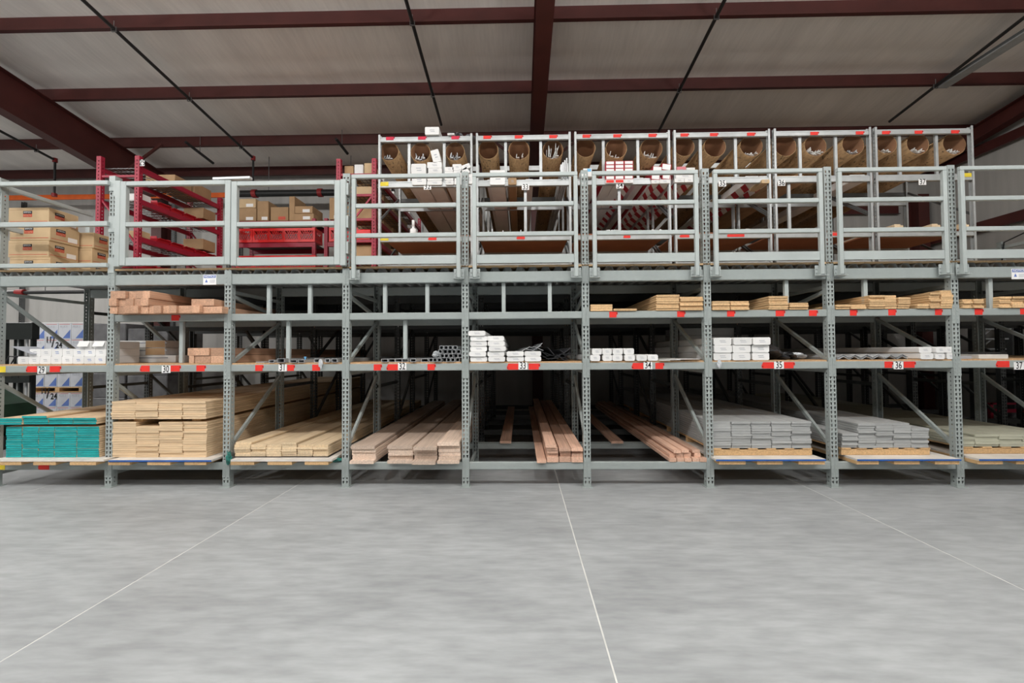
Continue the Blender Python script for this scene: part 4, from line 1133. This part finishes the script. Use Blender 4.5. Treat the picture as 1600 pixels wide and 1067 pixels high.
for i, (px, h, ln) in enumerate(((762,10,.1),(769,13,0),(774,9,-.1),(785,12,.05),(796,10,0),(812,14,.15),(826,8,0),(833,8,.1))):
    thin(px, h, 'short metal rod standing on the lower shelf above bay 33, %s from left' % ORD[i+1], lean=ln, i=i)
def wood_piece(px0, px1, py, L, w, h, rot, label, mt='pine', lift=0):
    x = ax(px0, py, UY0+.05)
    o = obj('wood_offcut', bmesh_box(w, L, h, mt, .003), None, (x, UY0+.05, zS+lift)); o.rotation_euler.z = rot
    tag(o, label, 'board', 'offcuts on the lower tube rack shelf')
for i, (px, w, h, r) in enumerate(((1124,.05,.03,-.25),(1140,.05,.04,-.3),(1152,.05,.03,-.2),(1168,.06,.05,-.35),(1182,.05,.04,-.3),(1191,.05,.045,-.25))):
    wood_piece(px, 0, 360, 1.2, w, h, r*.3, 'pale trim offcut on the lower shelf above bay 35, %s from left' % ORD[i+1], 'white_strip' if i % 2 else 'pine')
for i in range(3):
    o = obj('white_board', bmesh_box(.42-.03*i, .5, .012, 'white_strip', .002), None, (ax(1240+2*i, 360, UY0+.1), UY0+.06, zS+i*.013)); tag(o, 'thin white board on the lower shelf above bay 36, %s from bottom' % ORD[i+1], 'board', 'white boards above bay 36')
for i, (px, n) in enumerate(((1403,'left'),(1461,'middle'),(1506,'right'))):
    for q, dx in enumerate((-.04, .04)):
        o = obj('wood_offcut', bmesh_box(.075, 1.5, .06, 'pine', .004), None, (ax(px, 358, UY0)+dx, UY0-.04+q*.05, zS+.001)); o.rotation_euler.z = .0
        tag(o, 'pale timber offcut on the shelf above bay 37, %s pair, %s piece' % (n, ('left','right')[q]), 'board', 'timber offcuts above bay 37')
# long pale cartons lying deep inside the tube racks
for i, (px, w, k, mt_) in enumerate(((651,.2,2,'white_carton'),(679,.2,2,'white_carton'),(705,.17,2,'kraft_tube'),(726,.12,2,'white_carton'),(771,.17,3,'white_carton'),(799,.12,3,'white_carton'),(827,.1,3,'white_carton'),(925,.16,4,'white_carton'),(1000,.1,4,'white_carton'),(1226,.2,5,'kraft_tube'),(1245,.2,5,'kraft_tube'),(1340,.2,5,'white_carton'))):
    o = board('long_carton', ax(px, 295, UY0+.25), UY0+.25, UN1+.001, w, 3.3, .1, mt_ if mt_ != 'kraft_tube' else 'cardboard', c=.005)
    tag(o, 'long carton running back on the rail above bay %d, %s from left' % (30+k, ORD[i+1]), 'box', 'long cartons deep in the tube racks') if False else tag(o, 'long pale carton running back behind the rail, %s from left' % ORD[i+1], 'box', 'long cartons deep in the tube racks')

# ------------------------------------------------------------------ cartons behind the rails of bay 29
def brand_box(x0, x1, y0, y1, z0, z1, label, side=True):
    t = thing('hardware_carton', label, 'box', ((x0+x1)/2, y0, z0), 'tan cartons above bay 29')
    bx('body', x0, x1, y0, y1, z0, z1, 'carton_pale', t, c=.004)
    xc = (x0+x1)/2; zc = (z0+z1)/2
    def logo(cx, cy, cz, rz):
        m = MB().box(-.052,.052,-.002,0,.003,.036); o = obj('logo_black', m, 'black_ink', (cx, cy, cz), t); o.rotation_euler.z = rz
        m = MB().box(-.052,.052,-.002,0,-.034,.001); o = obj('logo_red', m, 'logo_red', (cx, cy, cz), t); o.rotation_euler.z = rz
        off = Vector((0,-.0032,0)); off.rotate(Matrix.Rotation(rz, 3, 'Z'))
        text('SIMPSON', .024, (cx+off.x, cy+off.y, cz+.0195), 'plate_white', t, .9, rotz=rz)
        text('Strong-Tie', .022, (cx+off.x, cy+off.y, cz-.0165), 'carton_pale', t, .95, rotz=rz)
    logo(xc-.01, y0-.0005, zc+.02, 0)
    bx('red_line', x0+.015, x1-.015, y0-.0016, y0-.0003, z0+.028, z0+.033, 'logo_red', t)
    bx('tape_line', x0+.01, x1-.01, y0-.001, y0-.0003, z1-.03, z1-.027, 'cardboard', t)
    if side:
        logo(x1+.0005, (y0+y1)/2-.05, zc+.02, PI/2)
        bx('side_line', x1+.0003, x1+.0016, y0+.015, y1-.015, z0+.028, z0+.033, 'logo_red', t)
        bx('shipping_label', x1+.0003, x1+.002, y1-.14, y1-.03, z0+.03, z0+.085, 'plate_white', t)
h = .192
bx0, bx1 = ax(14,335,4.9), ax(77,335,4.9)
for i in range(4):
    dx = (.03, .0, .02, -.01)[i]*.6
    brand_box(bx0+dx, bx1+dx, 4.9, 5.24, ZP1+.001+i*(h+.001), ZP1+.001+i*(h+.001)+h, 'tan carton with black and red logo, front stack, %s from bottom' % ORD[i+1])
for i in range(3):
    dx = (.0, .02, .04)[i]
    brand_box(-5.80+dx, -5.33+dx, 5.27, 5.62, ZP1+.001+i*(h+.001), ZP1+.001+i*(h+.001)+h, 'tan carton with black and red logo, rear stack, %s from bottom' % ORD[i+1])

# ------------------------------------------------------------------ red racks on the deck
def red_frame(t, x, y, h, z, w=.065):
    return obj('upright_post', post_mesh(h, w=w, d=.06, matn='red_rack', cols=1, pitch=.05), None, (x, y, z), t)
def wire_deck(t, x0, x1, y0, y1, z):
    m = MB(); nx = max(3, int((x1-x0)/.06)); ny = max(3, int((y1-y0)/.11))
    for i in range(nx+1):
        x = x0+(x1-x0)*i/nx; m.box(x-.003, x+.003, y0, y1, z, z+.006)
    for i in range(ny+1):
        y = y0+(y1-y0)*i/ny; m.box(x0, x1, y-.003, y+.003, z-.006, z)
    obj('wire_deck', m, 'wire', (0,0,0), t)
def bin_box(x0, x1, y0, y1, z, h, label, mt='bin_red'):
    """open hopper-front parts bin, low lip facing +x or -y"""
    t = thing('parts_bin', label, 'bin', ((x0+x1)/2, (y0+y1)/2, z), 'red parts bins')
    m = MB(); a = x0-wpos(t).x; b = x1-wpos(t).x; c = y0-wpos(t).y; d = y1-wpos(t).y; e = .006
    m.box(a, b, c, d, 0, e); m.box(a, a+e, c, d, e, h); m.box(b-e, b, c, d, e, h*.55); m.box(a+e, b-e, c, c+e, e, h*.8); m.box(a+e, b-e, d-e, d, e, h*.8)
    obj('tray', m, mt, wpos(t), t)
    obj('lip', MB().hexa([(b,c,h*.35),(b+.04,c,h*.5),(b+.04,d,h*.5),(b,d,h*.35),(b,c,h*.40),(b+.04,c,h*.56),(b+.04,d,h*.56),(b,d,h*.40)]), mt, wpos(t), t)
# left rack seen from its end
RA = thing('red_rack', 'dark red shelving rack above bay 30 seen from its end', 'rack', (-5.45, 5.9, ZP1), 'red racks on the deck')
xl, xr = ax(153, 320, 5.9), ax(213, 320, 5.9)
yA0, yA1 = 5.9, 7.55
zAt = az(213, 243, 5.9)
for x in (xl, xr):
    for y in (yA0, yA1): red_frame(RA, x, y, zAt-ZP1, ZP1)
zl = [az(217, 258, 5.9), az(217, 309, 5.9), az(217, 368, 5.9), ZP1+.28]
for z in zl:
    for x in (xl, xr):
        bx('beam', x-.022, x+.022, yA0+.062, yA1-.002, z-.075, z, 'red_rack', RA, c=.004)
    wire_deck(RA, xl+.025, xr-.025, yA0+.07, yA1, z-.012)
for y in (yA0, yA1):
    bx('cross_bar', xl+.034, xr-.034, y+.01, y+.04, zl[0]-.16, zl[0]-.13, 'red_rack', RA)
    obj('diagonal_brace', MB().bar((xl+.03, y+.03, zl[1]-.02), (xr-.03, y+.03, zl[2]-.1), .02, .025, up=(0,1,0)), 'red_rack', (0,0,0), RA)
    obj('diagonal_brace', MB().bar((xl+.03, y+.03, zl[2]-.05), (xr-.03, y+.03, zl[3]), .02, .025, up=(0,1,0)), 'red_rack', (0,0,0), RA)
number_plate('29', 219, 226, 254.5, 5.895, .09, 'small white number plate on top of the red rack above bay 30', sx=.8)
for li, z in enumerate(zl[1:]):
    n = 6
    for q in range(n):
        y0 = yA0+.1+q*.25
        if li < 2 and q < 1:
            o = bx('small_carton', xr-.2, xr-.02, y0, y0+.16, z, z+.10, 'carton_pale' if li else 'white_carton', c=.004); tag(o, 'small carton at the front of the red rack, %s shelf' % ORD[li+2], 'box'); continue
        bin_box(xr-.3, xr-.0, y0, y0+.22, z, .11, 'red parts bin in the red rack above bay thirty, %s shelf, %s from front' % (ORD[li+2], ORD[q+1]))
for i, (y0, d, h_, l) in enumerate(((6.6,.35,.16,'front'),(7.0,.4,.2,'rear'))):
    o = bx('cardboard_box', xl+.05, xr-.03, y0, y0+d, zl[0]+.001, zl[0]+h_, 'cardboard', c=.006); tag(o, 'cardboard box on the topmost shelf of the left red rack, %s one' % l, 'box')
o = bx('cardboard_box', xr-.36, xr-.02, 7.2, 7.5, zl[1]+.12, zl[1]+.3, 'cardboard', c=.006); tag(o, 'open cardboard box above the bins in the left red rack', 'box')
o = bx('cardboard_box', xr-.36, xr-.02, 7.2, 7.5, zl[2]+.12, zl[2]+.3, 'cardboard', c=.006); tag(o, 'cardboard box above the lower bins in the left red rack', 'box')

# middle red rack with milk crates, facing the aisle
YBk = 8.3
def crate_mesh(w=.325, d=.325, h=.27):
    m = MB(); e = .012; a = w/2
    m.box(-a, a, 0, d, 0, e)
    m.box(-a, a, 0, e, h-.05, h); m.box(-a, a, d-e, d, h-.05, h); m.box(-a, -a+e, e, d-e, h-.05, h); m.box(a-e, a, e, d-e, h-.05, h)
    m.box(-a, a, 0, e, e, .05); m.box(-a, a, d-e, d, e, .05); m.box(-a, -a+e, e, d-e, e, .05); m.box(a-e, a, e, d-e, e, .05)
    for sx in (-1, 1):
        for yy in (0, d-.03): m.box(min(sx*a, sx*(a-.035)), max(sx*a, sx*(a-.035)), yy, yy+.03, .05, h-.05)
    for i in range(6):
        x0 = -a+.03+i*(w-.1)/5
        for s in (1, -1):
            x1 = max(-a+.02, min(a-.02, x0+s*.1+.0))
            m.bar((x0+.01, .006, .05), (x1+.01, .006, h-.05), .008, .012, up=(0,1,0))
    for i in range(6):
        y0 = .03+i*(d-.1)/5
        for sx in (-1, 1): m.bar((sx*(a-.006), y0, .05), (sx*(a-.006), min(d-.02, y0+.1), h-.05), .012, .008, up=(1,0,0))
    me = m.mesh('crate'); me.materials.append(M['crate_red']); return me
CRM = crate_mesh()
CIN = MB().box(-.15,.15,.014,.30,.013,.16).mesh('contents'); CIN.materials.append(M['bag_grey'])
RB = thing('red_rack', 'red rack of milk crates and cartons behind the right gate leaf', 'rack', (-4.5, YBk, ZP1), 'red racks on the deck')
xB = [ax(376, 360, YBk), ax(428, 360, YBk), ax(490, 360, YBk), ax(509, 360, YBk), ax(560, 360, YBk)]
zB = [az(440, 344, YBk), az(440, 378, YBk), az(440, 404, YBk)-.2]
zB[2] = zB[1]-.53
for i, x in enumerate((ax(365,360,YBk), xB[2], xB[3], xB[4])):
    for y in (YBk, YBk+.55): red_frame(RB, x, y, zB[0]+.03-ZP1 if i < 4 else 1, ZP1)
for x0, x1 in ((ax(365,360,YBk), xB[2]), (xB[3], xB[4])):
    for z in zB:
        for y in (YBk+.005, YBk+.56): bx('beam', x0+.034, x1-.034, y, y+.04, z-.1, z-.01, 'red_rack', RB, c=.004)
        bx('shelf_panel', x0+.034, x1-.034, YBk+.05, YBk+.55, z-.02, z-.008, 'dark_steel', RB)
cpx = [382, 408.5, 433, 457.5, 481]
def crate(px, z, label, yy=YBk-.02):
    t = bpy.data.objects.new('milk_crate', CRM); put(t, (ax(px, 365, yy), yy, z)); tag(t, label, 'crate', 'red milk crates')
    obj('contents', CIN, None, wpos(t), t)
for i, px in enumerate((381,407.5,431,455,479)):
    crate(px, zB[1]-.007, 'red milk crate on the crate rack, upper row, %s from left' % ORD[i+1])
    crate(px+1, zB[2]-.007, 'red milk crate on the crate rack, lower row, %s from left' % ORD[i+1])
crate(527, zB[1]-.007, 'red milk crate right of the crate rack post')
crate(555, zB[1]-.007, 'red milk crate seen behind the post left of number 32')
BX = [(371,400,320,341,'cardboard','left, lower'),(372,399,305,319.6,'carton_pale','left, upper'),(401,419,309,341,'cardboard','tall narrow one'),(422,450,319,341,'cardboard','with red logo'),(451,460,302,341,'cardboard','tall one seen edge on'),(459,490,330,341,'cardboard','right, lower'),(460,488,318,329.6,'cardboard','right, upper'),(514,532,305,340,'cardboard','far right beside the gate hinge')]
for a, b, y1, y2, mt_, l in BX:
    xa = ax(a, 340, YBk); xb = ax(b, 340, YBk); z0 = zB[0]-.007
    hh = (y2-y1)/FPX*YBk; zz = z0 + max(0, (341-y2)/FPX*YBk)
    t = thing('cardboard_box', 'cardboard box on top of the crate rack, ' + l, 'box', ((xa+xb)/2, YBk, zz), 'cardboard boxes on the crate rack')
    bx('body', xa+.003, xb-.003, YBk+.01, YBk+.45, zz, zz+hh, mt_, t, c=.005)
    if 'edge' not in l: bx('printed_label', (xa+xb)/2-.02, (xa+xb)/2+.12 if xb-xa > .3 else xb-.02, YBk+.0075, YBk+.0095, zz+.02, zz+.08, 'plate_white' if 'logo' not in l else 'logo_red', t)
# right red rack with wire decks, seen from its end
RCY = 6.35
RCt = thing('red_rack', 'red shelving rack with wire decks left of the tube racks', 'rack', (ax(555,330,RCY), RCY, ZP1), 'red racks on the deck')
xl, xr = ax(528.5, 330, RCY), ax(584, 330, RCY); yC1 = RCY+2.9
zCt = az(528, 248, RCY)
for x in (xl, xr):
    for y in (RCY, yC1): red_frame(RCt, x, y, zCt-ZP1, ZP1)
zc = [az(556, 268, RCY), az(556, 300, RCY), az(556, 338, RCY), az(556, 372, RCY), az(556, 398, RCY)]
for z in zc:
    for x in (xl, xr): bx('beam', x-.022, x+.022, RCY+.062, yC1-.002, z-.07, z, 'red_rack', RCt, c=.004)
    bx('cross_bar', xl+.034, xr-.034, RCY+.01, RCY+.04, z-.06, z-.025, 'red_rack', RCt)
    wire_deck(RCt, xl+.025, xr-.025, RCY+.07, yC1, z-.008)
for a, b in ((1, 2), (3, 2)):
    obj('diagonal_brace', MB().bar((xr-.03, RCY+.03, zc[1]-.05), (xl+.03, RCY+.03, zc[3]+.05), .025, .02, up=(0,1,0)), 'red_rack', (0,0,0), RCt)
    break
for li, z in enumerate(zc):
    for q in range(5):
        y0 = RCY+.1+q*.55
        if li == 3 and q == 0:
            o = bx('red_tub', xl+.06, xr-.08, y0, y0+.42, z+.001, z+.16, 'crate_red', c=.01); tag(o, 'red plastic tub in the rack left of the tube racks', 'tub'); continue
        if li == 0:
            for w in range(3 if q == 0 else 2):
                a = xl+.05+w*(xr-xl-.08)/(3 if q == 0 else 2); b = a+(xr-xl-.1)/(3 if q == 0 else 2)-.01
                o = bx('small_carton', a, b, y0, y0+.4, z+.001, z+.13+.02*w, ('cardboard', 'white_carton', 'carton_pale')[w], c=.004); tag(o, 'small carton on the top wire deck of the right red rack, row %s, %s' % (ORD[q+1], ORD[w+1]), 'box', 'small cartons in the right red rack')
        else:
            o = bx('small_carton', xl+.05, xr-.06, y0, y0+.4, z+.001, z+(.17, .12, .2, .14)[(li+q) % 4], ('cardboard', 'carton_pale')[(li+q) % 2], c=.004); tag(o, 'carton in the right red rack, %s shelf from top, %s from front' % (ORD[li+1], ORD[q+1]), 'box', 'small cartons in the right red rack')

# ------------------------------------------------------------------ rear wall rack with orange beams and pipe
Y = 9.95
ob = thing('orange_beam_rack', 'pallet rack with long orange beams along the rear wall', 'rack', (-9, Y, 0))
z = az(170, 307, Y)
bx('orange_beam', ax(5,305,Y), ax(270,305,Y), Y, Y+.05, z-.05, z+.06, 'orange_paint', ob, c=.004)
bx('orange_beam', ax(272,305,Y), ax(356,305,Y), Y, Y+.05, z-.05, z+.06, 'orange_paint', ob, c=.004)
for px in (3, 271, 357):
    post(ob, ax(px,305,Y), Y+.0, z+.06, matn='dark_steel')
    post(ob, ax(px,305,Y), 10.45, z+.06, matn='dark_steel', rear=True)
hp = thing('header_pipe', 'thick black horizontal pipe along the rear wall behind the gate', 'pipe', (ax(440,302,9.8), 9.8, az(440,302,9.8)))
obj('pipe', MB().tube([(-1.1,0,0),(2.6,0,0)], .075, 14), 'pipe_black', wpos(hp), hp)
for x in (-.3, 1.6): obj('hanger', MB().tube([(x,0,.07),(x,0,purlin_z(9.8)+PH-.09-wpos(hp).z)], .008, 6), 'wire', wpos(hp), hp)
for x in (-.62, .9): obj('coupling', MB().tube([(x-.05,0,0),(x+.05,0,0)], .095, 14), 'sprinkler_red', wpos(hp), hp)

# ------------------------------------------------------------------ stacked goods at the far left behind bay 29
Y = 8.6
xa, xb = ax(50, 550, Y), ax(131, 550, Y); cw = (xb-xa)/4
def wood_pallet(x0, x1, y0, y1, z, label):
    t = thing('pallet', label, 'pallet', ((x0+x1)/2, y0, z), 'pallets behind bay 29')
    for q in range(3):
        xx = x0+(x1-x0-.09)*q/2; bx('stringer', xx, xx+.09, y0, y1, z+.018, z+.09, 'dunnage', t)
    for q in range(5):
        yy = y0+(y1-y0-.1)*q/4
        bx('top_slat', x0, x1, yy, yy+.1, z+.0905, z+.108, 'dunnage', t); bx('bottom_slat', x0, x1, yy, yy+.1, z, z+.0175, 'dunnage', t)
wood_pallet(xa, xb, Y, Y+1, 0, 'pallet on the floor under the lower load of white boxes')
def plus_box(ci, li, z, h, lvl):
    x0 = xa+ci*cw; t = thing('compound_box', 'white box printed PLUS 3, %s load, %s row up, %s from left' % (lvl, ORD[li+1], ORD[ci+1]), 'box', (x0+cw/2, Y, z), 'white boxes on the far left pallets')
    t['label'] = 'white box with blue triangle, %s pallet load, %s row up, %s from left' % (lvl, ORD[li+1], ORD[ci+1])
    bx('body', x0+.002, x0+cw-.002, Y, Y+.9, z, z+h-.003, 'plus_box', t, c=.004)
    obj('blue_triangle', MB().prism([(x0+cw*.35,z+.02),(x0+cw-.02,z+.02),(x0+cw-.02,z+h*.62)], Y-.002, Y-.0005), 'print_blue', (0,0,0), t)
    text('PLUS 3', .062, (x0+cw*.42, Y-.002, z+h*.78), 'print_grey', t, .8)
    bx('red_line', x0+.02, x0+cw-.03, Y-.002, Y-.0005, z+h-.022, z+h-.014, 'logo_red', t)
for li in range(2):
    for ci in range(4): plus_box(ci, li, .11+li*.285, .285, 'lower')
wood_pallet(xa, xb, Y, Y+1, .685, 'pallet between the two loads of white boxes')
for li in range(4):
    for ci in range(4): plus_box(ci, li, .795+li*.32, .32, 'upper')
o = bx('top_sheet', xa, xb, Y, Y+.95, .795+4*.32+.001, .795+4*.32+.02, 'plate_white', None); o.name = 'cover_sheet'; tag(o, 'white cover sheet on top of the white box load', 'sheet')
def scribble(px, py):
    x, z = at(px, py, Y-.004)
    t = thing('date_note', 'black handwritten date 11/24 on the white boxes, %s' % ('upper' if py < 560 else 'lower'), 'writing', (x, Y-.003, z))
    t['label'] = 'black handwritten date on the %s load of white boxes' % ('upper' if py < 560 else 'lower')
    text('11', .17, (x-.09, Y-.004, z+.05), 'black_ink', t, .8, bold=.004)
    text('/', .30, (x+.0, Y-.004, z), 'black_ink', t, .8, bold=.004)
    text('24', .17, (x+.12, Y-.004, z-.06), 'black_ink', t, .8, bold=.004)
scribble(83, 535); scribble(75, 615)
# film wrapped dark pallet loads further right
for i, (a, b, zt_) in enumerate(((146,196,2.05),(199,262,1.95))):
    x0, x1 = ax(a, 540, 8.35), ax(b, 540, 8.35)
    t = thing('wrapped_pallet', 'dark film wrapped pallet load behind bay 30, %s of two' % ('left', 'right')[i], 'pallet load', ((x0+x1)/2, 8.35, 0), 'film wrapped loads')
    for li in range(4):
        for ci in range(2):
            bx('wrapped_box', x0+ci*(x1-x0)/2+.003, x0+(ci+1)*(x1-x0)/2-.003, 8.35, 9.3, .12+li*(zt_-.12)/4, .12+(li+1)*(zt_-.12)/4-.004, 'film_grey', t, c=.012)
    for q in range(3): bx('stringer', x0+(x1-x0-.09)*q/2, x0+(x1-x0-.09)*q/2+.09, 8.36, 9.3, 0, .118, 'dunnage', t)
# lift mast and hopper
Y = 7.6
mx0, mx1 = ax(6, 540, Y), ax(50, 540, Y)
lm = thing('lift_mast', 'black lift truck mast with hoses at the far left', 'lift truck', ((mx0+mx1)/2, Y, 0))
for i, f_ in enumerate((.0, .16, .34, .8, .93)):
    x = mx0+(mx1-mx0)*f_
    bx('mast_rail', x, x+.035, Y+(.0 if i in (0,4) else .08), Y+(.06 if i in (0,4) else .14), 0, 2.0, 'mast_black', lm, c=.004)
bx('head_plate', mx0-.02, mx1+.03, Y-.04, Y+.1, 1.72, 2.02, 'mast_black', lm, c=.01)
bx('carriage', mx0-.02, mx1+.03, Y-.06, Y-.01, .95, 1.08, 'mast_black', lm, c=.006)
for i in range(3):
    xx = mx0+.1+i*.12
    obj('hose', MB().tube([(xx,Y-.05,1.02),(xx+.02,Y-.1,1.25),(xx+.12,Y-.1,1.42),(xx+.3,Y-.06,1.40),(xx+.42,Y-.02,1.3)], .011, 8), 'black_plastic', (0,0,0), lm)
obj('hydraulic_rod', MB().tube([(mx0+.16,Y+.1,.1),(mx0+.16,Y+.1,1.75)], .025, 10), 'galvanised', (0,0,0), lm)
obj('hydraulic_rod', MB().tube([(mx0+.31,Y+.1,.1),(mx0+.31,Y+.1,1.75)], .02, 10), 'light_metal', (0,0,0), lm)
Y = 6.3
hx1 = ax(57, 640, Y+.55); hx0 = hx1-1.1
hz = az(57, 627, Y+.55)
ht = thing('tipping_hopper', 'dark green steel tipping hopper at the far left', 'hopper', ((hx0+hx1)/2, Y, 0))
obj('body', MB().prism([(hx0,.25),(hx1-.25,.2),(hx1,hz-.25),(hx1,hz),(hx0,hz+.55)], Y, Y+.55), 'hopper_green', (0,0,0), ht)
obj('rim', MB().bar((hx0,Y-.01,hz+.55),(hx1+.01,Y-.01,hz),.03,.03,up=(0,1,0)), 'galvanised', (0,0,0), ht)
bx('base_frame', hx0, hx1-.1, Y+.05, Y+.5, .0, .2, 'mast_black', ht)

# ------------------------------------------------------------------ things at the far right
Y = 7.9
rx0 = ax(1548, 645, Y); rx1 = min(XR-.1, rx0+1.1)
rr_ = thing('bag_rack', 'low dark red rail with grey bags at the far right', 'rack', ((rx0+rx1)/2, Y, 0))
zt_ = az(1575, 641, Y)
bx('rail', rx0, rx1, Y, Y+.05, zt_-.04, zt_+.02, 'red_rack', rr_); bx('rail', rx0, rx1, Y, Y+.05, zt_+.1, zt_+.13, 'red_rack', rr_)
for x in (rx0, rx1-.05): bx('leg', x, x+.05, Y, Y+.05, 0, zt_+.13, 'red_rack', rr_)
for i in range(5):
    x = rx0+.1+i*.2
    blob('grey_sack', 'bag_grey', (x, Y-.08, 0), (.075,.06,(zt_-.02)/2.4), 'grey sack standing at the low red rail, %s from left' % ORD[i+1], 'sack', seed=60+i, amp=.2, group='grey sacks at the red rail')
Y = 8.5
lx0 = ax(1540, 530, Y); lx1 = min(XR-.15, lx0+.75)
sl_ = thing('step_ladder', 'pale steel step ladder against the right wall', 'ladder', ((lx0+lx1)/2, Y, 0))
for i, py in enumerate((512, 528, 544)):
    z = az(1570, py, Y); bx('tread', lx0, lx1, Y+.05*i, Y+.05*i+.2, z-.03, z, 'light_metal', sl_, c=.004)
    obj('tread_brace', MB().bar((lx0+.02,Y+.1,z-.18),(lx0+.2,Y+.1,z-.03),.02,.02,up=(0,1,0)), 'light_metal', (0,0,0), sl_)
for x in (lx0-.03, lx1): bx('side_rail', x, x+.03, Y, Y+.3, 0, az(1570,500,Y), 'dark_steel', sl_)
# low posts and rails of the deck guard on the right side
sg = thing('guard_rail', 'short grey guard rail along the right end of the deck', 'guard rail', (XK(10), 5.8, ZP1))
for y in (5.85, 7.75, 9.1):
    post(sg, XK(10)+.0, y, .95, z=ZP1)
for z in (2.75, 3.2): bx('side_rail', XK(10)-.02, XK(10)+.02, 5.93, 7.74, z, z+.05, 'grey_guard', sg); bx('side_rail', XK(10)-.02, XK(10)+.02, 7.83, 9.09, z, z+.05, 'grey_guard', sg)
obj('cable', MB().tube([(XK(10)-.03,6.6,3.24),(XK(10)-.1,6.7,3.42),(XK(10)-.1,6.95,3.5),(XK(10)-.06,7.3,3.4),(XK(10)-.04,7.7,3.3),(XK(10)-.04,7.75,2.9)], .011, 8), 'black_plastic', (0,0,0), sg)

up = thing('branch_pipe', 'dark pipe with red coupling under the deck at the far left', 'pipe', (ax(32,457,5.9), 5.9, az(32,457,5.9)))
obj('pipe', MB().tube([(-.6,0,0),(1.25,0,0)], .025, 10), 'pipe_black', wpos(up), up)
obj('coupling', MB().tube([(-.05,0,0),(.06,0,0)], .045, 10), 'sprinkler_red', wpos(up), up)
obj('hanger', MB().tube([(.35,0,.025),(.35,0,.15)], .005, 6), 'wire', wpos(up), up)
